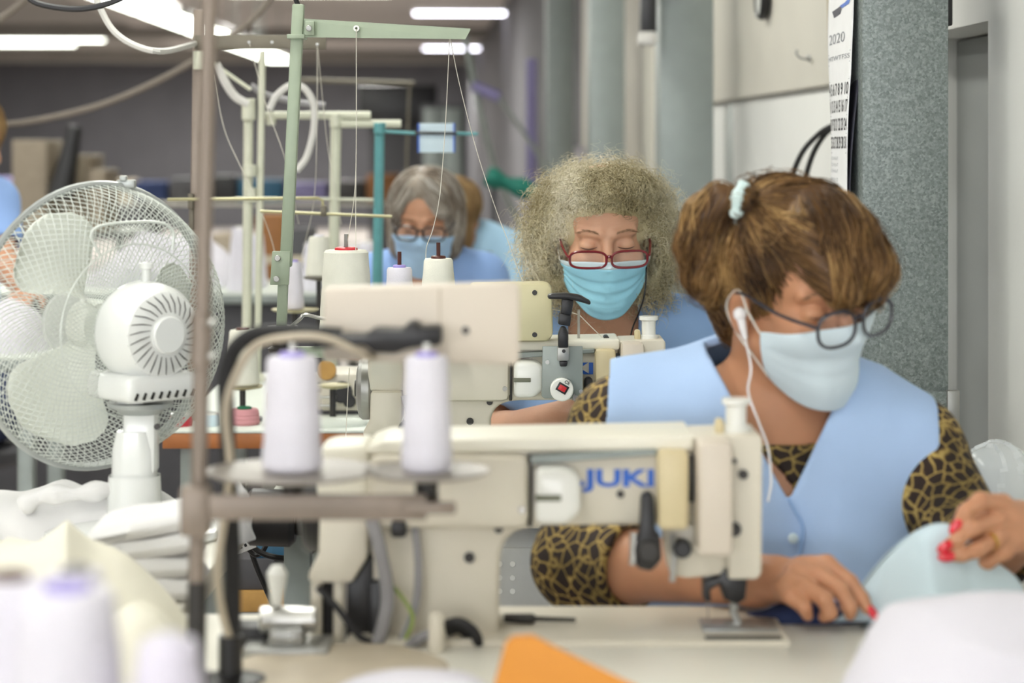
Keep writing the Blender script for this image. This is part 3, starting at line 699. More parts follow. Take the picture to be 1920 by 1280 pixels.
# ------------------------------------------------------------------ clutter on and under table 1
b = bm_new(); q = P(470, 1168, 2.36); box(b, q+Vector((-.015, -.02, -.03)), q+Vector((.02, .02, .0)), .003)
tag(build('foot_switch_block', b, 'black_plastic', loc=None), 'small black switch block standing by the bent pipe', 'switch')
t = thing('bobbin_winder', 'small metal bobbin winder on the table left of the belt cover', 'bobbin winder', P(540, 0, 2.33).xy.to_3d()+Vector((0, 0, TH-.004)))
z0 = TH-.004; q = P(540, 0, 2.33)
b = bm_new(); box(b, (q.x-.045, 2.30, z0), (q.x+.045, 2.37, z0+.012), .003); build('base', b, 'dull_steel', t)
b = bm_new(); cyl(b, (q.x-.03, 2.335, z0+.035), (q.x+.03, 2.335, z0+.035), .014, 16, .002); build('wheel', b, 'steel', t)
b = bm_new(); box(b, (q.x-.018, 2.31, z0+.01), (q.x+.018, 2.36, z0+.03), .004); build('bracket', b, 'dull_steel', t)
b = bm_new(); cyl(b, (q.x-.018, 2.34, z0+.03), (q.x-.018, 2.34, z0+.062), .003, 8); build('spindle', b, 'steel', t)
b = bm_new(); lathe(b, [(0, 0), (.005, 0), (.009, .02), (.011, .034), (.006, .042), (0, .042)], (q.x-.012, 2.335, z0+.05), n=12); build('thread_guide', b, 'white_plastic', t)
t = thing('bobbin_post_tray', 'tan base plate under the nearest machine cables', 'tray', P(640, 0, 2.27).xy.to_3d()+Vector((0, 0, TH-.004)))
b = bm_new(); q = P(640, 0, 2.27); lathe(b, [(0, 0), (.11, 0), (.112, .003), (.105, .006), (0, .006)], (q.x, 2.25, TH-.004), n=32); build('plate', b, 'cable_tan', t)
# ------------------------------------------------------------------ spools
def spool(kind, base, label, hgt, r0, r1, m_thread, m_core, group='thread spools', pin=0):
    """kind 'cone' or 'tube'; base = centre of its underside"""
    t = thing('thread_spool', label, 'thread spool', base, group); b = bm_new(); o = Vector(base)
    pr = [(0, 0), (r0*.9, 0), (r0, .004)]
    for k in range(1, 8):
        u = k/8; pr.append((r0+(r1-r0)*u+.0006*math.sin(k*2.3), .004+(hgt-.008)*u))
    pr += [(r1, hgt-.004), (r1*.9, hgt), (r1*.55, hgt), (0, hgt-.001)]
    lathe(b, pr, o, n=28); th = build('thread', b, m_thread, t)
    b = bm_new(); cr = r1*.52
    lathe(b, [(0, hgt-.003), (cr, hgt-.003), (cr*.98, hgt+.003), (cr*.8, hgt+.0045), (cr*.45, hgt+.0045), (cr*.42, hgt+.001), (0, hgt+.002)], o, n=24); build('core', b, m_core, t)
    b = bm_new(); lathe(b, [(0, -.0005), (r0*.8, -.0005), (r0*.84, .0), (r0*.84, .003), (0, .003)], o, n=24); build('core_rim', b, m_core, t)
    return t
def disc(bm, c, r, th=.003, up=.004):
    return lathe(bm, [(0, -th), (r*.3, -th-.004), (r*.9, -th), (r, 0), (r, .0015), (r*.92, 0), (0, 0)], c, n=32)
# ---- stand A (nearest): brown post, cross bar, two discs
YA = 2.08
sa = thing('thread_stand', 'blurred brown-grey thread stand nearest the camera, two discs on its bar', 'thread stand', P(366, 0, YA).xy.to_3d()+Vector((0, 0, TH-.004)), 'thread stands')
zA = TH-.004
b = bm_new(); tube(b, [P(398, -160, YA), P(392, 60, YA), P(378, 640, YA), P(372, 960, YA), P(368, 1120, YA)], .0078, 12); build('post', b, 'stand_brown', sa)
pb = P(366, 1140, YA); b = bm_new(); tube(b, [P(370, 1090, YA), Vector((pb.x, YA, zA))], .0092, 12); build('lower_post', b, 'dark_metal', sa)
b = bm_new(); lathe(b, [(0, 0), (.03, 0), (.03, .008), (.014, .014), (.014, .04), (0, .04)], (pb.x, YA, zA), n=20); build('base', b, 'black_plastic', sa)
b = bm_new(); cyl(b, P(379, 585, YA), P(376, 690, YA), .0105, 14, .002); j = build('joint_sleeve', b, 'stand_brown', sa)
for y in (605, 668): b = bm_new(); cyl(b, P(392, y, YA-.012), P(404, y, YA-.012), .004, 8); build('bolt', b, 'dull_steel', j)
q0 = P(346, 974, YA-.012); q1 = P(800, 926, YA-.012)
b = bm_new(); box(b, (q0.x, YA-.016, q0.z), (q1.x, YA-.010, q1.z), .001); box(b, (P(760, 0, YA).x, YA-.02, P(0, 958, YA).z), (P(856, 0, YA).x, YA-.012, P(0, 936, YA).z), .002); cbar = build('cross_bar', b, 'stand_brown', sa)
b = bm_new(); box(b, (P(342, 0, YA).x, YA-.02, P(0, 1000, YA).z), (P(396, 0, YA).x, YA+.012, P(0, 908, YA).z), .004); build('clamp', b, 'stand_brown', sa)
zd = P(0, 889, YA).z
for cx, rr in ((548, .083), (800, .060)):
    c = P(cx, 889, YA+.02); c.z = zd
    b = bm_new(); disc(b, c, rr); d_ = build('spool_disc', b, 'grey_tan_disc', sa)
    b = bm_new(); cyl(b, c+Vector((0, 0, -.026)), c+Vector((0, 0, -.004)), .011, 14); build('disc_boss', b, 'dark_metal', d_)
    b = bm_new(); box(b, (c.x-.012, YA-.012, c.z-.032), (c.x+.012, YA+.03, c.z-.024), .002); build('disc_arm', b, 'stand_brown', d_)
    b = bm_new(); cyl(b, c, c+Vector((0, 0, .122)), .003, 8); build('spindle', b, 'white_plastic', d_)
    spool('tube', c+Vector((0, 0, .0015)), 'tall white spool with lilac core, %s on the nearest stand' % ('left one' if cx < 600 else 'right one under the beige panel'), .108, .029 if cx < 600 else .0245, .0245 if cx < 600 else .0205, 'thread_white', 'core_lilac')
# ---- bottom left spools (nearest of all)
Y0 = 1.36
t = thing('spool_rack', 'low rack carrying the blurred spools in the lower left corner', 'rack', P(120, 0, Y0).xy.to_3d()+Vector((0, 0, TH)))
zr = P(0, 1075, Y0).z-.155
b = bm_new(); box(b, (P(-60, 0, Y0).x, Y0-.06, zr-.012), (P(420, 0, Y0).x, Y0+.06, zr), .003); build('shelf', b, 'grey_tan_disc', t)
for x in (-30, 390): b = bm_new(); cyl(b, (P(x, 0, Y0).x, Y0, TH), (P(x, 0, Y0).x, Y0, zr-.01), .01, 10); build('leg', b, 'stand_brown', t)
spool('cone', (P(126, 0, Y0).x, Y0, zr), 'large blurred white spool with bright lilac top in the lower left corner', .145, .043, .029, 'thread_white', 'core_lilac')
spool('cone', (P(18, 0, Y0+.03).x, Y0+.03, zr), 'blurred white spool with brown core at the left edge', .146, .034, .024, 'thread_white', 'core_brown')
spool('cone', (P(316, 0, Y0-.02).x, Y0-.02, zr), 'blurred pale lilac spool beside the foot of the nearest stand', .118, .036, .018, 'thread_lilac', 'fabric_lilac')
spool('cone', (P(140, 0, Y0+.16).x, Y0+.16, zr), 'half hidden pale spool behind the lilac topped spool', .126, .03, .02, 'thread_white', 'cable_grey')
# its own support so that the rear spool stands on something
b = bm_new(); box(b, (P(60, 0, Y0).x, Y0+.06, zr-.012), (P(230, 0, Y0).x, Y0+.20, zr), .003); build('shelf_extension', b, 'grey_tan_disc', t)
# ---- stand C: pale green post with L bar (in focus)
YC = 3.50
sc_ = thing('thread_stand', 'pale green thread stand post with long L bar overhead', 'thread stand', P(528, 0, YC).xy.to_3d()+Vector((0, 0, TH-.004)), 'thread stands')
b = bm_new()
def obox(bm, a, c, w, dpt):
    """box bar from a to c"""
    a = Vector(a); c = Vector(c); L_ = (c-a).length; q = Vector((0, 0, 1)).rotation_difference((c-a).normalized()).to_matrix()
    return box(bm, (a+c)/2-Vector((w/2, dpt/2, L_/2)), (a+c)/2+Vector((w/2, dpt/2, L_/2)), min(w, dpt)*.15, q)
b = bm_new(); obox(b, P(560, 8, YC), P(536, 500, YC), .019, .019); build('post', b, 'stand_green', sc_)
b = bm_new(); obox(b, P(533, 470, YC+.004), P(528, 612, YC+.004), .016, .016); build('inner_post', b, 'stand_green', sc_)
b = bm_new(); prism(b, [(P(x, y, YC).x, P(x, y, YC).z) for x, y in ((512, 470), (546, 470), (543, 533), (508, 533))], YC-.014, YC-.008, .001); bp_ = build('joint_plate', b, 'stand_green', sc_)
for x, y in ((520, 484), (518, 523)): b = bm_new(); cyl(b, P(x, y, YC-.021), P(x, y, YC-.012), .0052, 8, .001); build('bolt', b, 'dull_steel', bp_)
q = P(530, 634, YC); b = bm_new(); lathe(b, [(0, -.022), (.022, -.022), (.024, -.016), (.017, -.012), (.017, .012), (.024, .016), (.024, .02), (0, .02)], q, n=18); build('collar', b, 'dark_metal', sc_)
b = bm_new(); cyl(b, (q.x, YC, TH-.004), (q.x, YC, q.z-.02), .0105, 12); build('lower_pipe', b, 'dark_metal', sc_)
b = bm_new()
a0, a1 = P(548, 36, YC), P(882, 56, YC-.06); h_ = .021
prism_pts = [a0, a1, a1+Vector((-.008, 0, -h_*.7)), a0+Vector((0, 0, -h_*1.35))]
vs_ = [b.verts.new(v) for v in prism_pts]+[b.verts.new(v+Vector((0, .002, 0))) for v in prism_pts]
for f in ((0, 1, 2, 3), (7, 6, 5, 4), (0, 4, 5, 1), (1, 5, 6, 2), (2, 6, 7, 3), (3, 7, 4, 0)): b.faces.new([vs_[i] for i in f])
tp = [a0, a1, a1+Vector((0, .022, .001)), a0+Vector((0, .022, .001))]; vs_ = [b.verts.new(v) for v in tp]+[b.verts.new(v+Vector((0, 0, .002))) for v in tp]
for f in ((3, 2, 1, 0), (4, 5, 6, 7), (0, 1, 5, 4), (1, 2, 6, 5), (2, 3, 7, 6), (3, 0, 4, 7)): b.faces.new([vs_[i] for i in f])
lb = build('top_bar', b, 'stand_green', sc_, smooth=0)
for x, y in ((668, 53), (843, 64)): b = bm_new(); q = P(x, y, YC-.035); lathe(b, [(.002, 0), (.0048, 0), (.0048, .012), (.002, .012), (.002, 0)], q, (0, 1, 0), 14); build('eyelet', b, 'white_plastic', lb)
b = bm_new(); box(b, P(572, 66, YC-.022), P(590, 40, YC-.014), .001); q = build('bar_bracket', b, 'stand_green', sc_)
b = bm_new(); cyl(b, P(579, 53, YC-.03), P(579, 53, YC-.02), .005, 8, .001); build('bolt', b, 'dull_steel', q)
b = bm_new(); box(b, P(538, 72, YC-.02), P(576, 67, YC+.03), .001); build('bar_clamp', b, 'stand_green', sc_)
# spool bar of stand C with three discs, held off the post
zc = P(0, 635, YC+.02).z
b = bm_new(); box(b, (P(520, 0, YC).x, YC+.012, zc-.03), (P(870, 0, YC+.1).x, YC+.024, zc-.012), .002); sb_ = build('spool_bar', b, 'stand_green', sc_)
q = P(585, 600, YC); b = bm_new(); tube(b, spline([P(520, 634, YC), P(560, 600, YC-.01), P(572, 590, YC-.01), P(600, 596, YC-.01), P(640, 600, YC-.01)], 5), .003, 8); build('chrome_guide', b, 'steel', sc_)
spec = [(649, 470, .157, .045, .036, 'thread_cream', 'core_red', 'big cream spool with red core behind the beige panel'),
        (749, 503, .13, .024, .0205, 'thread_white', 'core_lilac', 'small white spool with lilac core between two cream spools'),
        (822, 486, .145, .034, .0235, 'thread_cream', 'core_brown', 'cream spool with brown core right of the small lilac cored spool')]
for x, yt, hh, r0, r1, mt_, mc_, lab in spec:
    d = YC+.05; c = P(x, 0, d); c.z = P(0, yt, d).z-hh
    b = bm_new(); disc(b, c, .046); d_ = build('spool_disc', b, 'olive_disc', sc_)
    b = bm_new(); box(b, (c.x-.008, YC+.02, c.z-.012), (c.x+.008, d+.01, c.z-.004), .001); box(b, (c.x-.008, YC+.014, zc-.03), (c.x+.008, YC+.022, c.z-.004), .001); build('disc_arm', b, 'stand_green', d_)
    b = bm_new(); cyl(b, c, c+Vector((0, 0, hh+.027)), .0032, 8); build('spindle', b, 'dull_steel' if mc_ == 'core_red' else 'core_brown', d_)
    spool('cone', c+Vector((0, 0, .0015)), lab, hh, r0, r1, mt_, mc_)
# ---- stand B: brown flat post with top bar and bent rods (behind)
YB = 4.30; zB = TH
sb = thing('thread_stand', 'brown flat post stand with dark top bar and thin olive rods behind the nearest post', 'thread stand', (P(368, 0, YB).x, YB, zB), 'thread stands')
b = bm_new(); obox(b, P(374, 18, YB), Vector((P(362, 0, YB).x, YB, zB)), .022, .018); build('post', b, 'stand_brown', sb)
b = bm_new(); box(b, P(364, 92, YB-.02), P(612, 66, YB-.012), .001); tb = build('top_bar', b, 'stand_olive', sb)
for x, y in ((467, 79), (510, 79), (595, 83)): b = bm_new(); q = P(x, y, YB-.02); cyl(b, q+Vector((0, -.003, 0)), q+Vector((0, .002, 0)), .003, 8); build('eyelet', b, 'dull_steel', tb)
b = bm_new(); box(b, P(362, 130, YB-.022), P(386, 96, YB-.008), .002); build('clamp', b, 'stand_cream', sb)
b = bm_new(); box(b, P(352, 392, YB-.03), P(366, 362, YB-.0), .002); box(b, P(354, 432, YB-.02), P(364, 392, YB-.01), .001); build('rod_clamp', b, 'stand_olive', sb)
b = bm_new(); tube(b, [P(314, 374, YB-.03), P(596, 371, YB-.03), P(605, 376, YB-.03), P(607, 402, YB-.03)], .0032, 8); build('bent_rod', b, 'rod_olive', sb)
b = bm_new(); box(b, P(601, 406, YB-.04), P(613, 385, YB-.02), .002); build('rod_joint', b, 'stand_olive', sb)
b = bm_new(); tube(b, [P(488, 396, YB-.03), P(735, 406, YB-.03)], .003, 8); build('cross_rod', b, 'rod_olive', sb)
# spools around stand B / table B
def pedestal(px, py_disc, d, r=.046, name='spool_holder', label='', m='olive_disc', zfoot=TH, group='spool holders'):
    c = P(px, py_disc, d); t = thing(name, label, 'spool holder', (c.x, d, zfoot), group)
    b = bm_new(); disc(b, c, r); build('spool_disc', b, m, t)
    b = bm_new(); cyl(b, (c.x, d, zfoot), c+Vector((0, 0, -.004)), .006, 10); build('stem', b, 'dark_metal', t)
    b = bm_new(); lathe(b, [(0, 0), (.04, 0), (.04, .006), (.008, .01), (0, .01)], (c.x, d, zfoot), n=20); build('foot', b, 'dark_metal', t)
    return c
c = pedestal(455, 724, 4.30, .04, label='olive disc holder carrying the cream spool beside the fan'); spool('cone', c+Vector((0, 0, .002)), 'cream spool with brown core standing beside the fan cage', .108, .033, .026, 'thread_cream', 'core_brown')
c = pedestal(553, 580, 4.62, .05, label='olive disc holder under the slim white spool left of the pale green post'); spool('cone', c+Vector((0, 0, .002)), 'slim bluish white spool with lilac core behind the pale green post', .098, .020, .014, 'thread_white', 'core_lilac')
c = pedestal(624, 722, 4.24, .034, label='empty pale disc holder left of the second machine')
c = pedestal(598, 520, 4.85, .035, label='dark disc holder under the tall white cone spool', m='stand_olive'); spool('cone', c+Vector((0, 0, .002)), 'tall white cone spool behind the bent olive rods', .088, .030, .022, 'thread_cream', 'thread_white')
q = P(458, 0, 4.24); spool('cone', (q.x, 4.24, TH), 'small pink spool with green base standing on the wooden table', .03, .03, .028, 'thread_pink', 'thread_green')
# bobbin on table 1's machine arm area: small black capped bobbin
q = P(884, 0, 3.42); spool('tube', (q.x, 3.42, TH+.055), 'tiny pale pink bobbin with black cap above the nearest machine', .02, .0125, .0125, 'thread_lilac', 'black_plastic')
b = bm_new(); cyl(b, (q.x, 3.42, TH-.004), (q.x, 3.42, TH+.0545), .006, 10); tag(build('bobbin_stud', b, 'cream_paint'), 'short stud holding the pale pink bobbin', 'stud')
# threads
def thread(pts, label, r=.0007, m='thread_line'):
    b = bm_new(); tube(b, spline(pts, 6), r, 5); tag(build('thread', b, m), label, 'thread', 'hanging threads')
thread([P(668, 55, YC-.037), P(668, 260, YC), P(665, 360, YC+.03), P(655, 430, YC+.045), P(650, 462, YC+.05)], 'thread running from the middle eyelet to the red cored spool')
thread([P(668, 55, YC-.037), P(668, 250, YC), P(667, 380, YC+.03), P(667, 470, YC+.02)], 'thread hanging straight down from the middle eyelet')
thread([P(843, 66, YC-.037), P(838, 180, YC), P(832, 280, YC+.02), P(824, 370, YC+.03), P(812, 428, YC+.04), P(800, 462, YC+.045), P(798, 490, YC+.05)], 'thread curving in front of the grey haired woman to the brown cored spool')
thread([P(843, 66, YC-.037), P(862, 160, YC+.02), P(893, 280, YC+.06), P(922, 370, YC+.08), P(948, 440, YC+.1), P(1000, 560, YC+.12), P(1086, 590, Y2+.03)], 'thread slanting down past the curly haired woman')
thread([P(1086, 590, Y2+.03), P(1112, 616, Y2+.03), P(1138, 641, Y2+.03)], 'fine thread from the metal pin to the second machine')
thread([P(595, 83, YB-.021), P(594, 250, YB), P(588, 380, YB+.1), P(565, 482, 4.6)], 'thread hanging from the end of the dark top bar')
thread([P(595, 83, YB-.021), P(615, 280, YB+.1), P(640, 420, YB+.2)], 'thread slanting right from the dark top bar')
thread([P(400, 140, YB-.03), P(420, 240, YB-.03), P(450, 310, YB-.03), P(480, 372, YB-.03), P(512, 460, YB), P(530, 560, YB)], 'thread running diagonally past the cream posts')
thread([P(467, 79, YB-.021), P(500, 200, YB), P(535, 300, YB), P(560, 420, YB+.1)], 'thread slanting behind the pale green post')
thread([P(655, 690, 3.6), P(652, 740, 3.55), P(648, 828, 3.5)], 'thread dropping in front of the wooden table')
# ------------------------------------------------------------------ desk fan
YF = 3.10; FS = FPX/YF
fc = P(184, 610, YF+.02)                    # centre of the rim circle
fa = R(44.5); FD = Vector((-math.sin(fa), math.cos(fa), .02)).normalized()   # blowing direction (away, left)
fx = FD.cross(Vector((0, 0, 1))).normalized(); fz = fx.cross(FD).normalized()
FM = Matrix((fx, FD, fz)).transposed()      # local x, y(blow), z
def F(x, y, z): return fc+FM @ Vector((x, y, z))
stem_c = F(.0, -.11, 0)
fan = thing('desk_fan', 'white desk fan seen from behind with round wire cage', 'fan', (stem_c.x, stem_c.y, .775))
RR = .2
def ring(bm, r, y, tr, n=72, k=8): 
    pts = [F(r*math.cos(2*math.pi*i/n), y, r*math.sin(2*math.pi*i/n)) for i in range(n)]
    rings = []
    for i in range(n):
        c = pts[i]; a = 2*math.pi*i/n; rad = FM @ Vector((math.cos(a), 0, math.sin(a)))
        rings.append([bm.verts.new(c+(rad*math.cos(2*math.pi*j/k)+FD*math.sin(2*math.pi*j/k))*tr) for j in range(k)])
    for i in range(n):
        for j in range(k): bm.faces.new([rings[i][j], rings[i][(j+1) % k], rings[(i+1) % n][(j+1) % k], rings[(i+1) % n][j]])
    return bm
b = bm_new(); ring(b, RR, 0, .0055); ring(b, RR-.002, .006, .004); build('rim', b, 'fan_rim', fan)
def grill(sgn, dep, swirl, n=104, r_in=.05, ex=3.2):
    """sgn -1 rear, +1 front"""
    L_ = []
    for i in range(n):
        a0 = 2*math.pi*i/n; row = []
        for k in range(17):
            u = (k/16)**1.5; r = RR*(1-u)+r_in*u
            y = sgn*dep*(1-(r/RR)**ex)*.98
            a = a0+swirl*(u**.9)
            row.append(tuple(F(r*math.cos(a), y, r*math.sin(a))))
        L_.append(row)
    return ribbons(np.array(L_), .00065, 4, False)
V, Q = grill(-1, .092, 1.15, 96, .05, 9); V2, Q2 = grill(-1, .0915, -1.15, 96, .05, 9); Q = np.concatenate([Q, Q2+len(V)]); V = np.concatenate([V, V2]); rg = npmesh('rear_grill', V, Q, 'fan_wire', fan); rg['kind'] = 'stuff'
V, Q = grill(1, .075, -.75, 104, .045); fg = npmesh('front_grill', V, Q, 'fan_wire', fan); fg['kind'] = 'stuff'
b = bm_new()
for r in (.06, .12): ring(b, r, -.092*(1-(r/RR)**9)*.98, .0011, 48, 4)
build('rear_rings', b, 'fan_wire', rg)
b = bm_new(); lathe(b, [(0, 0), (.044, 0), (.046, .004), (.03, .008), (0, .009)], F(0, .07, 0), tuple(FD), 28); build('front_badge', b, 'fan_white', fan)
b = bm_new(); tube(b, spline([F(-.06, -.093, .105), F(-.075, -.093, .135), F(-.05, -.09, .148), F(.03, -.09, .15), F(.06, -.092, .138), F(.06, -.093, .11)], 5), .0022, 6); build('carry_handle', b, 'fan_wire', rg)
b = bm_new(); c = F(.045, 0, .2); box(b, c-Vector((.013, .008, .006)), c+Vector((.013, .008, .006)), .002); box(b, c+Vector((-.008, -.012, .004)), c+Vector((.002, .0, .012)), .002); build('rim_clip', b, 'fan_rim', fan)
# blades
def blade(a0):
    nu, nv = 14, 12; top = []
    for i in range(nu+1):
        u = i/nu; r = .03+u*.142
        wd_ = .30+1.02*math.sin(min(u, .9)*math.pi*.56)**.8
        wd_ *= math.sqrt(max(0, 1-max(0, (u-.55)/.47)**2.6)) if u > .55 else 1
        for j in range(nv+1):
            v = j/nv-.5; a = a0+v*wd_+.25*(u-.5)
            y = .028-.05*(v+.5)*(.55+.45*(1-u))+.008*math.cos(v*3)
            top.append((r*math.cos(a), y, r*math.sin(a)))
    V = [tuple(F(*p)) for p in top]+[tuple(F(p[0], p[1]+.0022, p[2])) for p in top]
    n = (nu+1)*(nv+1); Q = []
    for i in range(nu):
        for j in range(nv):
            k = i*(nv+1)+j; q = [k, k+1, k+nv+2, k+nv+1]; Q.append(q); Q.append([x+n for x in q[::-1]])
    for i in range(nu):
        for j in (0, nv):
            k = i*(nv+1)+j; Q.append([k, k+nv+1, k+nv+1+n, k+n])
    for j in range(nv):
        for i in (0, nu):
            k = i*(nv+1)+j; Q.append([k, k+1, k+1+n, k+n])
    return npmesh('blade', V, Q, 'fan_blade', fan)
for a in (118, 238, -2): blade(R(a))
b = bm_new(); lathe(b, [(0, -.03), (.034, -.03), (.037, -.02), (.037, .012), (.03, .022), (0, .024)], F(0, .015, 0), tuple(FD), 28); build('hub', b, 'fan_blade', fan)
# motor housing
b = bm_new(); lathe(b, [(0, 0), (.040, .002), (.058, .010), (.067, .026), (.070, .045), (.070, .068), (.064, .085), (.050, .096), (0, .098)], F(0, -.168, 0), tuple(FD), 40); mh = build('motor_housing', b, 'fan_white', fan)
c = F(0, -.173, 0); b = bm_new(); lathe(b, [(0, .0), (.024, .0), (.026, .002), (.026, .006), (0, .008)], c, tuple(FD), 28); build('rear_cap', b, 'fan_white', mh)
for i in range(26):
    a = 2*math.pi*i/26; b = bm_new()
    p0 = F(.031*math.cos(a), -.1695, .031*math.sin(a)); p1 = F(.044*math.cos(a+.1), -.1665, .044*math.sin(a+.1)); p2 = F(.0585*math.cos(a+.22), -.1565, .0585*math.sin(a+.22))
    tube(b, [p0, p1, p2], [.0006, .0010, .0007], 4); build('vent_slot', b, 'dark_metal', mh)
b = bm_new(); cpos = F(0, -.105, -.068)
bb = bm_new(); box(bb, (-.060, -.058, -.024), (.060, .050, .014), .012, seg=3); bmesh.ops.transform(bb, matrix=Matrix.Translation(cpos) @ FM.to_4x4(), verts=bb.verts); gb = build('gear_box', bb, 'fan_white', fan)
for i in range(8):
    bb = bm_new(); box(bb, (-.0015, -.001, -.005), (.0015, .002, .005), 0, Matrix.Rotation(R(20), 3, 'Y')); bmesh.ops.transform(bb, matrix=Matrix.Translation(F(-.047+i*.0132, -.164, -.082)) @ FM.to_4x4(), verts=bb.verts); build('vent_slot', bb, 'dark_metal', gb)
b = bm_new(); lathe(b, [(0, 0), (.006, 0), (.006, .02), (.010, .022), (.010, .029), (0, .03)], F(0, -.115, .066), tuple(fz), 16); build('swing_knob', b, 'fan_white', fan)
# neck, tilt knob, stem, base
zt = F(0, -.105, -.092).z; sx, sy = stem_c.x, stem_c.y
pn = F(0, -.105, -.1); b = bm_new(); cyl(b, (pn.x, pn.y, zt-.02), (pn.x, pn.y, zt+.01), .016, 16); build('pivot', b, 'dark_metal', fan)
b = bm_new(); lathe(b, [(0, 0), (.028, .0), (.034, .006), (.045, .010), (.046, .016), (0, .016)], (pn.x, pn.y, zt-.022), n=28); build('pivot_plate', b, 'fan_rim', fan)
b = bm_new(); box(b, (pn.x-.022, pn.y-.02, zt-.105), (pn.x+.024, pn.y+.02, zt-.014), .008); build('tilt_block', b, 'fan_white', fan)
b = bm_new(); q = P(247, 748, YF-.06); lathe(b, [(0, 0), (.014, .0), (.018, .004), (.018, .012), (.012, .016), (0, .018)], q, (0, -1, .0), 20); build('tilt_knob', b, 'fan_white', fan)
spt = Vector((pn.x-.008, pn.y, 0)); b = bm_new()
prof = [(zt-.045, .024, .026), (zt-.07, .030, .028), (zt-.12, .031, .029), (.86, .035, .032), (.80, .038, .034), (.785, .040, .036)]
rings = []
for z_, rx, ry in prof: rings.append([b.verts.new((spt.x+rx*math.copysign(abs(math.cos(t_))**.7, math.cos(t_)), spt.y+ry*math.copysign(abs(math.sin(t_))**.7, math.sin(t_)), z_)) for t_ in [2*math.pi*i/28 for i in range(28)]])
for r0_, r1_ in zip(rings, rings[1:]):
    for j in range(28): b.faces.new([r0_[j], r0_[(j+1) % 28], r1_[(j+1) % 28], r1_[j]])
b.faces.new(rings[0][::-1]); b.faces.new(rings[-1]); st = build('stem', b, 'fan_white', fan)
for x, y in ((285, 950), (317, 949), (294, 800)): b = bm_new(); q = P(x, y, spt.y-.034); cyl(b, q+Vector((0, -.001, 0)), q+Vector((0, .006, 0)), .0042, 10); build('screw_hole', b, 'dark_metal', st)
b = bm_new(); lathe(b, [(0, 0), (.120, 0), (.124, .004), (.122, .012), (.10, .018), (.05, .026), (0, .028)], (spt.x, spt.y, .775), n=40); build('base', b, 'fan_white', fan)
# ------------------------------------------------------------------ people
def head_matrix(px, py, d, yaw, pitch, roll, s=1.0):
    return Matrix.Translation(P(px, py, d)) @ Matrix.Rotation(R(yaw), 4, 'Z') @ Matrix.Rotation(R(pitch), 4, 'X') @ Matrix.Rotation(R(roll), 4, 'Y') @ Matrix.Scale(s, 4)
def head_ops(sd, H):
    """local: x image right, -y the way the face looks, z up, origin at eye level between the ears"""
    A = lambda pr, k=.012, mode='u': sd.add(pr, k, mode, H)
    A(ell((0, .018, .036), (.075, .094, .084)))
    A(ell((0, -.028, -.030), (.062, .062, .086)), .02)
    A(ell((0, -.050, .045), (.056, .040, .048)), .02)
    A(rcone((0, -.066, -.108), (0, -.058, -.098), .020, .024), .02)
    for s in (-1, 1):
        A(rcone((s*.056, -.004, -.052), (s*.020, -.066, -.104), .016, .016), .02)
        A(ell((s*.043, -.062, -.030), (.022, .022, .020)), .018)
        A(rcone((s*.012, -.089, .020), (s*.046, -.074, .022), .0085, .007), .010)
        A(ell((s*.032, -.0975, .001), (.017, .012, .0095)), .010, 's')
        A(ell((s*.032, -.0755, -.001), (.0160, .0150, .0128)), .003)
        A(ell((s*.076, .010, -.010), (.009, .019, .032)), .006)
        A(ell((s*.083, .004, -.006), (.006, .010, .018)), .004, 's')
        A(ell((s*.0125, -.099, -.040), (.0085, .010, .0075)), .006)
    A(rcone((0, -.088, .010), (0, -.110, -.033), .0075, .0105), .010)
    A(rcone((0, -.088, -.068), (0, -.083, -.085), .013, .011), .012)
def finger(sd, pts, r0=.0088, r1=.0066, k=.004):
    for i in range(len(pts)-1):
        a = r0+(r1-r0)*i/(len(pts)-1); b_ = r0+(r1-r0)*(i+1)/(len(pts)-1)
        sd.add(rcone(pts[i], pts[i+1], a, b_), k)
def person_base(name, label, loc, group='sewing women'):
    return thing(name, label, 'person', loc, group)
def torso_ops(sd, J, k=.05, bust=True, wd=1.0):
    """J: dict of joints as world Vectors"""
    SL, SR, N, H_ = J['SL'], J['SR'], J['neck'], J['hip']
    mid = (SL+SR)/2; ax = (SR-SL).normalized(); up = (mid-H_).normalized(); fw = ax.cross(up).normalized()*-1
    if fw.y > 0: fw = -fw
    rot = np.array(Matrix((ax, -fw, up)).transposed())
    hw = (SR-SL).length/2
    ch = mid+up*-.13+fw*-.005
    sd.add(ell(ch, (hw*.98*wd, .118, .19), rot), k)
    sd.add(ell(mid.lerp(H_, .62), (hw*.92*wd, .118, .17), rot), k)
    sd.add(ell(H_, (hw*1.02*wd, .135, .13), rot), k)
    if bust:
        for s in (-1, 1): sd.add(ell(ch+ax*s*hw*.46*wd+fw*.075-up*.045, (.078, .062, .075), rot), .05)
    for Sx in (SL, SR):
        sd.add(rcone(mid+up*.03-fw*.02, Sx+up*.005, .062, .053), .05)
        sd.add(rcone(N+up*.03, Sx+up*.012+(mid-Sx)*.15, .040, .036), .045)
    return mid, ax, up, fw, hw
def garment(name, sd, off, thick, cut, m, parent, h=.0045, wob=.0025, wscale=40, seed=1, lo=None, hi=None, aniso=(1, 1, .5), mid=None):
    F_, a, h_ = sd.grid(h, pad=off+thick+.02, lo=lo, hi=hi)
    q = gridpts(F_, a, h_)
    G = F_-off+wob*wavy(q, wscale, 9, seed, aniso)+wob*1.2*np.abs(wavy(q, wscale*.6, 6, seed+5, aniso))
    sh = np.maximum(G, -(G+thick))
    if cut is not None: sh = np.maximum(sh, cut(q))
    V, Q = nets(sh, a, h_)
    V = relax(V, Q, 1, .4)
    return npmesh(name, V, Q, m, parent)
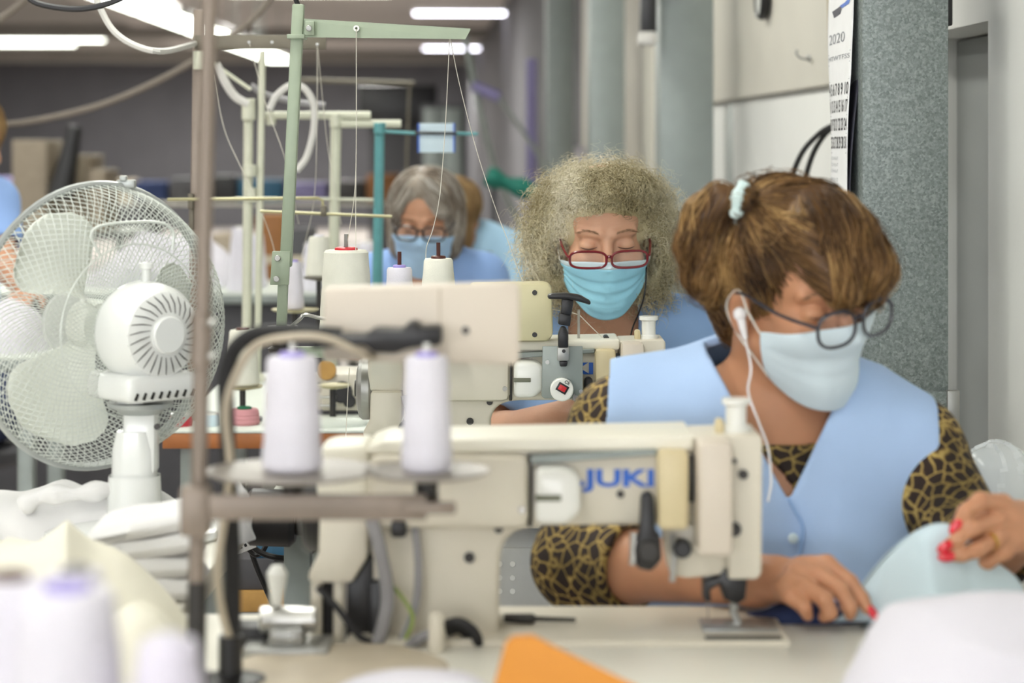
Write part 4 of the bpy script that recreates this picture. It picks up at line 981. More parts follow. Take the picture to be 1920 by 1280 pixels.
def face_mask(H, sd_local, m, name, label, group, top=(-.012, -.030), bot=(-.124, -.072), phi=70, m2=None, loops='loop_white', pleat=.0022, crumple=0):
    nf, nz = 49, 36
    ph = np.radians(np.linspace(-phi, phi, nf)); vv = np.linspace(0, 1, nz)
    s = np.abs(ph)/np.radians(phi)
    zt = top[0]+(top[1]-top[0])*s**1.3; zb = bot[0]+(bot[1]-bot[0])*s**2.0
    Z = zt[:, None]+(zb-zt)[:, None]*vv[None]
    rr = np.arange(.20, .02, -.001)
    D = np.stack([np.sin(ph), -np.cos(ph)*1.0, np.zeros(nf)], -1)
    q = np.zeros((nf, nz, len(rr), 3), 'f4'); q += D[:, None, None, :]*rr[None, None, :, None]; q[..., 2] += Z[..., None]
    q[..., 1] += -.005
    ins = sd_local.at(q) < 0; hit = ins.any(-1); r0 = np.where(hit, rr[ins.argmax(-1)], .05)
    r0 = r0+.005; r = r0.copy()
    # tent over nose and cheeks
    for it in range(26):
        p_ = np.pad(r, 1, 'edge'); avg = (p_[:-2, 1:-1]+p_[2:, 1:-1]+p_[1:-1, :-2]+p_[1:-1, 2:])/4
        r = np.maximum(avg, r0)
    for it in range(16):
        p_ = np.pad(r, 1, 'edge'); r = (p_[:-2, 1:-1]+p_[2:, 1:-1]+p_[1:-1, :-2]+p_[1:-1, 2:])/4
    r = np.maximum(r+.005, r0-.002)
    v = vv[None]+0*ph[:, None]; bow = .10*(1-s[:, None]**2)
    for c in (.30, .50, .68): r = r-pleat*(1/(1+np.exp(-(v-c-bow+.05)*90)))*np.cos(ph[:, None]*.9)+pleat*.62*(np.clip((v-c-bow+.05)/.2, 0, 1))
    r = np.maximum(r, r0-.003)
    if crumple:
        pts0 = np.stack([ph[:, None]*.1+0*v, v*.1, 0*v], -1); r = r+crumple*wavy(pts0, 120, 8, 4)
    X = D[:, None, :]*r[..., None]; X[..., 1] += -.005; X[..., 2] = Z
    Vv = X.reshape(-1, 3); Vw = np.array([tuple(H @ Vector(p)) for p in Vv]); ix = np.arange(nf*nz).reshape(nf, nz)
    root = thing(name, label, 'face mask', tuple(Vw.mean(0)), group)
    def sheet(nm, j0, j1, mm):
        Q = np.stack([ix[:-1, j0:j1], ix[1:, j0:j1], ix[1:, j0+1:j1+1], ix[:-1, j0+1:j1+1]], -1).reshape(-1, 4)
        u, inv = np.unique(Q, return_inverse=True)
        o = npmesh(nm, Vw[u], inv.reshape(-1, 4), mm, root)
        md = o.modifiers.new('thickness', 'SOLIDIFY'); md.thickness = .0012; md.offset = 1
        return o
    if m2: sheet('nose_strip', 0, 4, m2); sheet('mask_body', 4, nz-1, m)
    else: sheet('mask_body', 0, nz-1, m)
    X4 = Vw.reshape(nf, nz, 3)
    for sgn, i in ((-1, 0), (1, nf-1)):
        ear_t = H @ Vector((sgn*.080, .006, .020)); ear_b = H @ Vector((sgn*.079, .014, -.038)); ear_m = H @ Vector((sgn*.082, .028, -.006))
        b = bm_new(); tube(b, spline([X4[i, 1], Vector(X4[i, 1]).lerp(ear_t, .5)+(H.to_3x3() @ Vector((sgn*.002, 0, 0))), ear_t, ear_m, ear_b, Vector(X4[i, nz-2]).lerp(ear_b, .4), X4[i, nz-2]], 5), .0013, 6)
        build('ear_loop', b, loops, root)
    return root, X4
def glasses(H, name, label, shape, w, h, cx, cz, y, m, r=.0016, bridge_z=.006, group='worn glasses', drop=0, temple_z=.012, cord=None, tilt=0):
    """shape exponent: 2 circle .. 4 rounded rectangle"""
    L3 = H.to_3x3()
    root = thing(name, label, 'glasses', tuple(H @ Vector((0, y, cz))), group)
    for s in (-1, 1):
        pts = []
        for i in range(32):
            a = 2*math.pi*i/32; ca, sa = math.cos(a), math.sin(a)
            x = math.copysign(abs(ca)**(2/shape), ca)*w/2; z = math.copysign(abs(sa)**(2/shape), sa)*h/2
            pts.append(H @ Vector((s*cx+x, y+.10*(s*x)*1.0+.35*max(0, s*(x))**1.0*.2+z*tilt, cz+z)))
        bm = bm_new(); loop = pts+[pts[0], pts[1]]; tube(bm, loop, r, 6, False); rim = build('rim', bm, m, root)
        bm = bm_new(); f = [bm.verts.new(p_) for p_ in pts]; bm.faces.new(f); build('lens', bm, 'lens', rim, smooth=0)
        o_ = H @ Vector((s*(cx+w/2), y+.06*w, cz+h*.18)); hinge = H @ Vector((s*(cx+w/2+.004), y+.012, cz+h*.2))
        bm = bm_new(); tube(bm, spline([o_, hinge, H @ Vector((s*.077, y+.06, (cz+temple_z)/2+.002)), H @ Vector((s*.0795, .000, temple_z)), H @ Vector((s*.080, .024, temple_z-.014)), H @ Vector((s*.078, .034, temple_z-.03))], 5), r*1.05, 6); build('temple', bm, m, root)
    bm = bm_new(); tube(bm, spline([H @ Vector((-(cx-w/2), y, cz+h*.12)), H @ Vector((0, y-.004, cz+h*.12+bridge_z)), H @ Vector((cx-w/2, y, cz+h*.12))], 6), r*1.1, 6); build('bridge', bm, m, root)
    if cord:
        bm = bm_new(); tube(bm, spline(cord, 6), .0014, 6); build('cord', bm, 'cable_black', root)
    return root
def flow_hair(sd, V, dirf, n, steps, step, lift, rad, seed=0, sel=None, curl=0, jit=.15, grav=0):
    """strands that run along the surface of sd following dirf(points)"""
    rs = np.random.RandomState(seed)
    if sel is not None: V = V[sel(V)]
    p = V[rs.randint(0, len(V), n)].astype('f4'); out = []
    jd = rs.normal(size=(n, 3))*jit
    lf = lift*(.3+rs.rand(n, 1)*1.0)
    ph = rs.rand(n, 1)*6.28
    for k in range(steps):
        g = sd.grad(p, .003)
        d = dirf(p)+jd+np.array([0, 0, -grav*k/steps]); d = d-g*(d*g).sum(-1, keepdims=True); d /= np.linalg.norm(d, axis=-1, keepdims=True)+1e-9
        dist = sd.at(p)[..., None]
        base = p-g*dist
        side = np.cross(g, d)
        out.append(base+g*lf*math.sin(math.pi*min(1, (k+.3)/(steps*.9)))+side*(curl*np.sin(ph+k*.9)))
        p = (base+d*step).astype('f4')
    out = np.stack(out, 1); mid_ = out[:, steps//2]
    return out, np.clip(.45*rs.rand(n)+.28+.42*wavy(mid_.astype('f4'), 90, 8, seed+31), 0, 1.15)
def hair_object(parent, sets, m, name='hair', base=None):
    VV, QQ, TT, off = [], [], [], 0
    if base is not None:
        V, Q = base; VV.append(V); QQ.append(Q); rs = np.random.RandomState(5); TT.append(np.full(len(V), .3)); off = len(V)
    for Pn, tone, rad in sets:
        V, Q = ribbons(Pn, rad); VV.append(V); QQ.append(Q+off); off += len(V); TT.append(np.repeat(tone, len(V)//len(tone)))
    return npmesh(name, np.concatenate(VV), np.concatenate(QQ), m, parent, attr=np.concatenate(TT))
def lid_details(H, root, brow='brow_hair', open_=False):
    for s in (-1, 1):
        pts = [H @ Vector((s*.032+x, -.0905+abs(x)*.10+(x/.016)**2*.004, -.0055+(x/.015)**2*.003)) for x in np.linspace(-.0145, .0145, 9)]
        b = bm_new(); tube(b, pts, [.0003, .0007, .001, .0011, .0011, .0011, .001, .0007, .0003], 6); build('eyelashes', b, 'lid_line', root)
        n = 70; rs = np.random.RandomState(4+s); L_ = []
        for i in range(n):
            u = rs.rand(); x = s*(.014+.036*u); z = .0225+.006*math.sin(u*2.6)-.004*u*u+rs.normal()*.0012; y = -.0985+.014*u*u+.003*u
            L_.append([tuple(H @ Vector((x+s*k*.0022, y+k*.0006-.0012, z+k*(.0009-.0014*u)))) for k in range(4)])
        V, Q = ribbons(np.array(L_), .0004); npmesh('eyebrow', V, Q, brow, root, attr=np.zeros(len(V)))
def stool(c, seat_z, label):
    t = thing('work_stool', label, 'stool', (c.x, c.y, 0), 'work stools')
    b = bm_new(); lathe(b, [(0, 0), (.17, 0), (.185, .012), (.185, .04), (.17, .055), (0, .06)], (c.x, c.y, seat_z-.06), n=28); build('seat', b, 'dark_grey', t)
    b = bm_new(); cyl(b, (c.x, c.y, .08), (c.x, c.y, seat_z-.06), .025, 14); build('post', b, 'dull_steel', t)
    for i in range(5):
        a = 2*math.pi*i/5+.3; b = bm_new(); e = Vector((c.x+.26*math.cos(a), c.y+.26*math.sin(a), .02)); tube(b, [(c.x, c.y, .1), e], [.02, .014], 8); build('leg', b, 'black_plastic', t)
        b = bm_new(); cyl(b, e+Vector((0, -.012, .0)), e+Vector((0, .012, .0)), .02, 12); build('caster', b, 'black_rubber', t)
def trousers(parent, hip, ax, m='navy_cloth', name='trousers', reach=.36):
    sd = Sdf(); fw = Vector((0, -1, 0)); hz = hip.z
    sd.add(ell(hip, (.19, .15, .12)), .04)
    for s in (-1, 1):
        a = hip+ax*s*.09+Vector((0, 0, -.02)); kn = a+fw*reach+ax*s*.02+Vector((0, 0, -.0)); an = Vector((kn.x, kn.y+.06, .07))
        sd.add(rcone(a, kn, .088, .064), .05); sd.add(rcone(kn, an, .062, .045), .03)
        sd.add(rcone(an+Vector((0, 0, -.03)), an+Vector((0, -.13, -.032)), .036, .030), .02)
    F_, a, h_ = sd.grid(.009); V, Q = nets(F_, a, h_); npmesh(name, V, Q, m, parent)
def simple_hand(sd, wr, direction, normal, side=1, curl=.5, r=.0082):
    d = Vector(direction).normalized(); n = Vector(normal); n = (n-d*n.dot(d)).normalized(); s = d.cross(n)*side; wr = Vector(wr)
    sd.add(rcone(wr, wr+d*.075, .022, .030, (tuple(n), .55)), .012)
    for i, (off, ln) in enumerate(((.030, .074), (.010, .082), (-.010, .076), (-.029, .060))):
        a = wr+d*.085+s*off*.9
        p1 = a+(d*math.cos(curl)-n*math.sin(curl))*ln*.45; p2 = p1+(d*math.cos(2.1*curl)-n*math.sin(2.1*curl))*ln*.32; p3 = p2+(d*math.cos(2.8*curl)-n*math.sin(2.8*curl))*ln*.24
        finger(sd, [wr+d*.05+s*off*.8, a, p1, p2, p3], r*1.05, r*.78)
    t0 = wr+d*.03+s*.024; t1 = t0+(d*.6+s*.7-n*.3).normalized()*.042; t2 = t1+(d*.9+s*.1-n*.35).normalized()*.032
    finger(sd, [wr+d*.012+s*.01, t0, t1, t2], r*1.35, r*.9)
# ------------------------------------------------------------------ woman 1: nearest, light blue vest over leopard print, ponytail
D1 = 2.80
J = dict(SL=P(1168, 812, D1), SR=P(1702, 850, D1-.02), neck=P(1448, 808, D1-.02), hip=P(1440, 0, D1+.06).xy.to_3d()+Vector((0, 0, .60)))
H1 = head_matrix(1483, 546, 2.72, 35, 10, -11, .985)
W1 = person_base('person', 'woman in light blue vest over leopard print, hair in a ponytail, sewing at right', (J['hip'].x, D1, .42))
torso = Sdf(); mid, ax, up, fw, hw = torso_ops(torso, J, wd=1.06)
EL, WL = P(1085, 1050, 2.72), P(1418, 1090, 2.52)
ER, WR = P(1822, 1020, 2.66), P(1945, 1002, 2.50)
body = Sdf(); body.ops = list(torso.ops); head_ops(body, H1)
nk = H1 @ Vector((0, .028, -.05))
body.add(rcone(J['neck']-up*.02, nk, .058, .054), .03)
body.add(rcone(nk, H1 @ Vector((0, -.012, -.080)), .045, .034), .03)
for a, e, w in ((J['SL'], EL, WL), (J['SR'], ER, WR)):
    body.add(rcone(a, e, .052, .042), .03); body.add(rcone(e, e.lerp(w, .3), .041, .041), .02); body.add(rcone(e.lerp(w, .3), w, .041, .027), .02)
# image-left hand (her right): back of the hand up, fingers pressing the cloth
n1 = Vector((.1, -.45, .9)).normalized()
body.add(rcone(WL, P(1452, 1085, 2.50), .027, .027), .015)
body.add(rcone(P(1440, 1086, 2.505), P(1520, 1072, 2.475), .024, .020, (tuple(n1), .62)), .012)
body.add(rcone(P(1440, 1092, 2.505), P(1488, 1112, 2.455), .022, .018, (tuple(n1), .62)), .012)
finger(body, [P(1500, 1062, 2.485), P(1550, 1058, 2.475), P(1593, 1092, 2.455), P(1616, 1122, 2.445), P(1627, 1142, 2.44)], .0125, .0066)
finger(body, [P(1490, 1072, 2.47), P(1534, 1078, 2.455), P(1576, 1106, 2.435), P(1594, 1138, 2.43), P(1594, 1152, 2.435)], .0122, .0070)
finger(body, [P(1480, 1088, 2.46), P(1510, 1100, 2.44), P(1546, 1122, 2.42), P(1556, 1148, 2.42), P(1545, 1156, 2.43)], .0118, .0070)
finger(body, [P(1465, 1100, 2.455), P(1482, 1118, 2.435), P(1508, 1138, 2.42), P(1514, 1154, 2.425)], .0105, .0064)
finger(body, [P(1460, 1098, 2.50), P(1512, 1128, 2.51), P(1556, 1146, 2.50), P(1586, 1152, 2.48)], .0125, .0075)
# image-right hand (her left): fingers pinching the cloth
n2_ = Vector((-.1, -.75, .6)).normalized()
body.add(rcone(WR, P(1915, 985, 2.48), .027, .026), .015)
body.add(rcone(P(1925, 985, 2.485), P(1882, 962, 2.455), .025, .019, (tuple(n2_), .65)), .012)
body.add(rcone(P(1925, 995, 2.485), P(1878, 1010, 2.45), .025, .018, (tuple(n2_), .65)), .012)
finger(body, [P(1905, 965, 2.47), P(1880, 944, 2.45), P(1838, 938, 2.425), P(1810, 958, 2.415), P(1798, 976, 2.415)], .0122, .0066)
finger(body, [P(1900, 978, 2.46), P(1868, 974, 2.44), P(1824, 988, 2.415), P(1798, 1008, 2.41), P(1782, 1018, 2.41)], .0118, .0066)
finger(body, [P(1900, 998, 2.46), P(1868, 1008, 2.435), P(1832, 1030, 2.415), P(1804, 1040, 2.41), P(1786, 1042, 2.41)], .0112, .0064)
finger(body, [P(1905, 1010, 2.465), P(1884, 1034, 2.44), P(1852, 1054, 2.43), P(1828, 1056, 2.43)], .0100, .0062)
finger(body, [P(1915, 1000, 2.49), P(1868, 1000, 2.48), P(1825, 1000, 2.455), P(1795, 998, 2.44)], .013, .0078)
F_, a_, h_ = body.grid(.0030, lo=np.array([-9, 2.3, .55])); V, Q = nets(F_, a_, h_)
npmesh('body', V, Q, 'skin_a', W1)
# nails and ring
def nail(tip, prev, m, parent, up_):
    tip = Vector(tip); d = (tip-Vector(prev)).normalized(); n = Vector(up_); n = (n-d*n.dot(d)).normalized(); s = d.cross(n)
    b = bm_new(); bmesh.ops.create_uvsphere(b, u_segments=14, v_segments=8, radius=1)
    Mx = Matrix((s*.0058, d*.0105, n*.0030)).transposed().to_4x4(); Mx.translation = tip+d*.0070+n*.0050
    bmesh.ops.transform(b, matrix=Mx, verts=b.verts); build('fingernail', b, m, parent)
vw = Vector((0, -1, .25))
nail(P(1627, 1142, 2.44), P(1616, 1122, 2.445), 'nail_red', W1, Vector((.5, -.8, .35)))
nail(P(1798, 976, 2.415), P(1810, 958, 2.415), 'nail_red', W1, vw)
nail(P(1782, 1018, 2.41), P(1798, 1008, 2.41), 'nail_red', W1, vw)
nail(P(1786, 1042, 2.41), P(1804, 1040, 2.41), 'nail_red', W1, vw)
b = bm_new(); c0 = P(1856, 1015, 2.428); dd = (P(1832, 1030, 2.415)-P(1868, 1008, 2.435)).normalized(); lathe(b, [(.0098, -.002), (.0112, -.002), (.0112, .002), (.0098, .002), (.0098, -.002)], c0, tuple(dd), 20); build('finger_ring', b, 'gold', W1)
# leopard top: torso, sleeves
shirt = Sdf(); shirt.ops = list(torso.ops)
for a, e, w, f in ((J['SL'], EL, WL, .42), (J['SR'], ER, WR, .45)):
    shirt.add(rcone(a, e, .056, .047), .03); shirt.add(rcone(e, e.lerp(w, f), .047, .046), .02)
shirt.add(rcone(J['neck']-up*.09+fw*.015, J['neck']-up*.01, .066, .060), .03)
neckp = np.array(J['neck'], 'f4')
def cut_shirt(q):
    c = np.full(q.shape[:-1], -1.0, 'f4')
    for e, w, f in ((EL, WL, .34), (ER, WR, .40)):
        e_ = np.array(e, 'f4'); d_ = np.array((w-e).normalized(), 'f4'); L_ = (w-e).length*f
        dd_ = (q-e_)@d_-L_; near = np.linalg.norm(q-np.array(e.lerp(w, .5), 'f4'), axis=-1) < .2
        c = np.where(near, np.maximum(c, dd_), c)
    v = q-neckp; r = np.sqrt(v[..., 0]**2+v[..., 1]**2)
    c = np.maximum(c, np.where(r < .115, v[..., 2]-.012-.25*v[..., 1], -1))
    return np.maximum(c, .60-q[..., 2])
garment('leopard_top', shirt, .010, .011, cut_shirt, 'leopard', W1, .0045, .002, 45, 3)
# vest
def cut_vest(q):
    # V neck between px 1372/1565 at the collar and px 1478, 935 at its tip; open armholes beyond the shoulder points
    px = q[..., 0]/q[..., 1]*FPX+960; py = HORIZON+(HC-q[..., 2])/q[..., 1]*FPX
    v = q-neckp; fr = q[..., 1] < neckp[1]+.02
    t = np.clip((936-py)/(936-760), 0, 1.6)
    left = 1477-t*96; right = 1480+t*84
    inside = np.minimum(px-left, right-px)*(D1/FPX)
    c = np.where(fr, np.where(py < 936, inside, -.05), -.05)
    r = np.sqrt(v[..., 0]**2+(v[..., 1])**2+(v[..., 2]*.7)**2); c = np.maximum(c, .064-r)
    for Sx, s in ((J['SL'], -1), (J['SR'], 1)):
        e_ = np.array(Sx+ax*s*(.022 if s < 0 else .028), 'f4'); c = np.maximum(c, (q-e_)@np.array(ax*s, 'f4')-.10*np.clip(-(q-e_)@np.array(up, 'f4')-.02, 0, .2))
    return np.maximum(c, .60-q[..., 2])
torso_v = Sdf(); torso_ops(torso_v, J, wd=1.2)
vest = garment('vest', torso_v, .036, .011, cut_vest, 'smock_blue', W1, .0042, .0062, 36, 8, aniso=(1, .8, .3))
for x, y in ((1487, 1009), (1733, 984)):
    b = bm_new(); q = P(x, y, 2.66)
    # put the snap on the vest front
    qs = np.stack([np.array(P(x, y, d)) for d in np.arange(2.4, 3.0, .002)]); k = int(np.argmax(torso_v.at(qs) < .034)); q = Vector(qs[k])
    lathe(b, [(0, -.001), (.006, -.001), (.0065, .001), (.004, .003), (0, .0035)], q, (0, -1, .2), 14); build('snap_button', b, 'paper_blue', vest)
def on_vest(x, y, lift=.0):
    qs = np.stack([np.array(P(x, y, d)) for d in np.arange(2.4, 3.0, .002)]); k = int(np.argmax(torso_v.at(qs) < .036+lift)); return Vector(qs[k])
b = bm_new(); tube(b, spline([on_vest(x, y) for x, y in ((1478, 934), (1490, 958), (1504, 985), (1502, 1020), (1494, 1060), (1490, 1110))], 6), .0022, 6); build('placket_edge', b, 'smock_mid', vest)
trousers(W1, J['hip']+Vector((0, .0, -.02)), ax, reach=.34)
stool(J['hip'], .47, 'work stool under the woman with the ponytail')
# hair
HL = lambda x, y, z: H1 @ Vector((x, y, z))
hair = Sdf()
hair.add(ell((0, .020, .044), (.086, .098, .097)), .02, 'u', H1)
hair.add(ell((0, .070, -.020), (.062, .045, .070)), .03, 'u', H1)
hair.add(rcone((.012, -.040, .104), (.030, -.094, .050), .034, .028), .03, 'u', H1)      # fringe roll
hair.add(rcone((.046, -.030, .088), (.070, -.074, .030), .036, .028), .03, 'u', H1)
hair.add(rcone((-.012, -.065, .095), (-.006, -.108, .026), .022, .014), .02, 'u', H1)
hair.add(rcone((.030, -.070, .085), (.036, -.104, .012), .024, .014), .02, 'u', H1)
hair.add(rcone((.058, -.050, .070), (.074, -.064, -.006), .024, .012), .02, 'u', H1)
hair.add(ell((0, -.120, -.055), (.078, .072, .058)), .012, 's', H1)                  # cheeks and one temple stay bare
hair.add(rcone((-.030, -.062, .092), (-.020, -.100, .030), .020, .014), .02, 'u', H1)
hair.add(ell((-.066, -.082, .006), (.026, .040, .040)), .012, 's', H1)
hair.add(ell((-.084, .004, -.014), (.022, .026, .042)), .012, 's', H1)
hair.add(ell((-.060, -.045, -.075), (.060, .060, .070)), .012, 's', H1)
ray_ = np.array([tuple(P(1396, 384, d)) for d in np.arange(2.5, 2.9, .002)]); hit_ = hair.at(ray_) < 0
sc_d = 2.5+.002*int(np.argmax(hit_)) if hit_.any() else 2.76
SC = P(1392, 380, sc_d-.004)
tail = [SC, P(1350, 376, sc_d+.01), P(1320, 404, sc_d+.015), P(1309, 460, sc_d+.02), P(1318, 520, sc_d+.02), P(1338, 566, sc_d+.03)]
for i, (r0, r1) in enumerate(((.015, .019), (.019, .022), (.022, .022), (.022, .018), (.018, .006))): hair.add(rcone(tail[i], tail[i+1], r0, r1), .012)
F_, a_, h_ = hair.grid(.0042); V, Q = nets(F_, a_, h_)
def d1(p):
    """combed from the face towards the hair tie; tail falls; fringe falls forward"""
    loc = (p-np.array(H1.translation, 'f4'))@np.array(H1.to_3x3(), 'f4')/.985**2
    toSC = np.array(SC, 'f4')-p; toSC /= np.linalg.norm(toSC, axis=-1, keepdims=True)+1e-6
    down = np.array([.15, -.35, -1.0])
    fr = ((loc[:, 1] < -.035) & (loc[:, 0] > -.03))[:, None]
    tl = (p[:, 0] < SC.x-.006)[:, None]
    return np.where(tl, np.array([-.25, 0, -1.0]), np.where(fr, down, toSC))
s1, t1_ = flow_hair(hair, V, d1, 2400, 13, .0075, .006, .0008, 1, None, .0015, .12)
s2, t2_ = flow_hair(hair, V, d1, 260, 16, .008, .012, .0005, 2, None, .003, .3)
hr = hair_object(W1, [(s1, t1_, .0013), (s2, t2_, .0005)], 'hair_brown', 'hair', (V, Q))
b = bm_new(); bmesh.ops.create_uvsphere(b, u_segments=4, v_segments=3, radius=.0001)
b.free(); b = bm_new()
axs = (tail[1]-tail[0]).normalized(); q_ = axs.orthogonal().normalized(); w_ = axs.cross(q_); pts = []
ring_pts = [SC+(q_*math.cos(t)+w_*math.sin(t))*(.017+.0025*math.sin(t*9)) for t in np.linspace(0, 2*math.pi, 49)]
tube(b, ring_pts, [.0078+.002*math.sin(i*1.9) for i in range(49)], 8, False); build('hair_tie', b, 'scrunchie', hr)
# mask, glasses, earphone
hl = Sdf(); head_ops(hl, Matrix.Identity(4))
mk_, X4 = face_mask(H1, hl, 'mask_white', 'face_mask', 'pale blue-white surgical mask on the woman with the ponytail', 'surgical masks', top=(-.014, -.028), bot=(-.134, -.092), phi=73, pleat=.0016, crumple=.0008)
glasses(H1, 'eyeglasses', 'large dark-rimmed glasses on the woman with the ponytail', 2.5, .054, .044, .0335, -.012, -.121, 'frame_grey', .0022, temple_z=.016)
lid_details(H1, W1)
ep = thing('earphone', 'white wired earphone in the ear of the woman with the ponytail', 'earphone', tuple(HL(-.085, .0, -.01)))
b = bm_new(); e0 = HL(-.087, -.004, -.008); bmesh.ops.create_uvsphere(b, u_segments=16, v_segments=10, radius=.0085); bmesh.ops.translate(b, vec=e0, verts=b.verts); build('bud', b, 'earphone_white', ep)
b = bm_new(); e1 = e0+Vector((.006, -.004, -.030)); tube(b, [e0, e0.lerp(e1, .6), e1], [.006, .0045, .003], 10); build('bud_stem', b, 'earphone_white', ep)
wire = [e1, P(1408, 690, 2.645), P(1403, 735, 2.645), P(1422, 790, 2.64), P(1440, 840, 2.635), P(1446, 900, 2.62), P(1440, 940, 2.61)]
b = bm_new(); tube(b, spline(wire, 8), .0014, 6); build('wire', b, 'earphone_white', ep)
# ------------------------------------------------------------------ woman 2: curly grey-blond hair, red glasses, bright blue mask
D2 = 3.97
J = dict(SL=P(965, 640, D2), SR=P(1290, 634, D2), neck=P(1128, 622, D2), hip=P(1125, 0, D2+.06).xy.to_3d()+Vector((0, 0, .60)))
H2 = head_matrix(1130, 440, 3.86, 3, 10, -1, 1.0)
W2 = person_base('person', 'woman with frizzy grey-blond curls, red glasses and bright blue mask at the second machine', (J['hip'].x, D2, .42))
torso = Sdf(); mid, ax, up, fw, hw = torso_ops(torso, J, wd=1.15)
EL, WL = P(890, 838, 3.88), P(1070, 775, 3.74)
ER, WR = P(1372, 850, 3.9), P(1190, 850, 3.74)
body = Sdf(); body.ops = list(torso.ops); head_ops(body, H2)
nk = H2 @ Vector((0, .028, -.06))
body.add(rcone(J['neck']-up*.03, nk, .057, .052), .03)
for a, e, w in ((J['SL'], EL, WL), (J['SR'], ER, WR)):
    body.add(rcone(a, e, .048, .040), .03); body.add(rcone(e, e.lerp(w, .3), .040, .041), .02); body.add(rcone(e.lerp(w, .3), w, .041, .026), .02)
simple_hand(body, WL, P(1160, 770, 3.62)-WL, (0, -.2, 1), -1); simple_hand(body, WR, P(1150, 862, 3.60)-WR, (0, -.2, 1), 1)
F_, a_, h_ = body.grid(.0030, lo=np.array([-9, 3.3, .60])); V, Q = nets(F_, a_, h_); npmesh('body', V, Q, 'skin_b', W2)
lid_details(H2, W2)
smock = Sdf(); smock.ops = list(torso.ops)
for a, e in ((J['SL'], EL), (J['SR'], ER)): smock.add(rcone(a, a.lerp(e, .72), .056, .054), .03)
nkp = np.array(J['neck'], 'f4')
def cut_smock(q):
    v = q-nkp; w = np.abs(v[..., 0]); c = np.where(v[..., 1] < .03, np.minimum(.062-.35*np.clip(-v[..., 2], 0, .3)-w, v[..., 2]+.17), -.05)
    r = np.sqrt(v[..., 0]**2+v[..., 1]**2+(v[..., 2]*.7)**2); c = np.maximum(c, .060-r)
    for a, e in ((J['SL'], EL), (J['SR'], ER)):
        d_ = np.array((e-a).normalized(), 'f4'); dd_ = (q-np.array(a.lerp(e, .66), 'f4'))@d_; c = np.maximum(c, np.where(np.linalg.norm(q-np.array(a.lerp(e, .8), 'f4'), axis=-1) < .12, dd_, -1))
    return np.maximum(c, .60-q[..., 2])
garment('smock', smock, .013, .011, cut_smock, 'smock_mid', W2, .0042, .0030, 34, 21)
trousers(W2, J['hip']+Vector((0, 0, -.02)), ax, reach=.34); stool(J['hip'], .47, 'work stool under the curly haired woman')
# curls: dense core with a face opening, then helical strands
hair = Sdf()
hair.add(ell((0, .028, .030), (.092, .104, .086)), .02, 'u', H2)
hair.add(ell((-.074, .030, -.020), (.048, .066, .105)), .04, 'u', H2)
hair.add(ell((.074, .030, -.020), (.048, .066, .105)), .04, 'u', H2)
hair.add(ell((0, .07, -.04), (.085, .055, .10)), .03, 'u', H2)
hair.add(ell((0, -.040, .078), (.074, .060, .044)), .03, 'u', H2)
hair.add(ell((0, -.110, -.028), (.076, .080, .088)), .006, 's', H2)
for s_ in (-1, 1): hair.add(ell((s_*.075, -.02, -.035), (.022, .034, .040)), .012, 's', H2)
hair.add(ell((0, -.08, -.10), (.060, .075, .09)), .01, 's', H2)
F_, a_, h_ = hair.grid(.0045); V, Q = nets(F_, a_, h_)
rs = np.random.RandomState(11); Hn = np.array(H2.to_3x3(), 'f4'); Ht = np.array(H2.translation, 'f4')
loc = (V-Ht)@Hn
face_side = (loc[:, 1] < -.045) & (np.abs(loc[:, 0]) < .060) & (loc[:, 2] < .060)
ok = ~face_side & (loc[:, 2] > -.12)
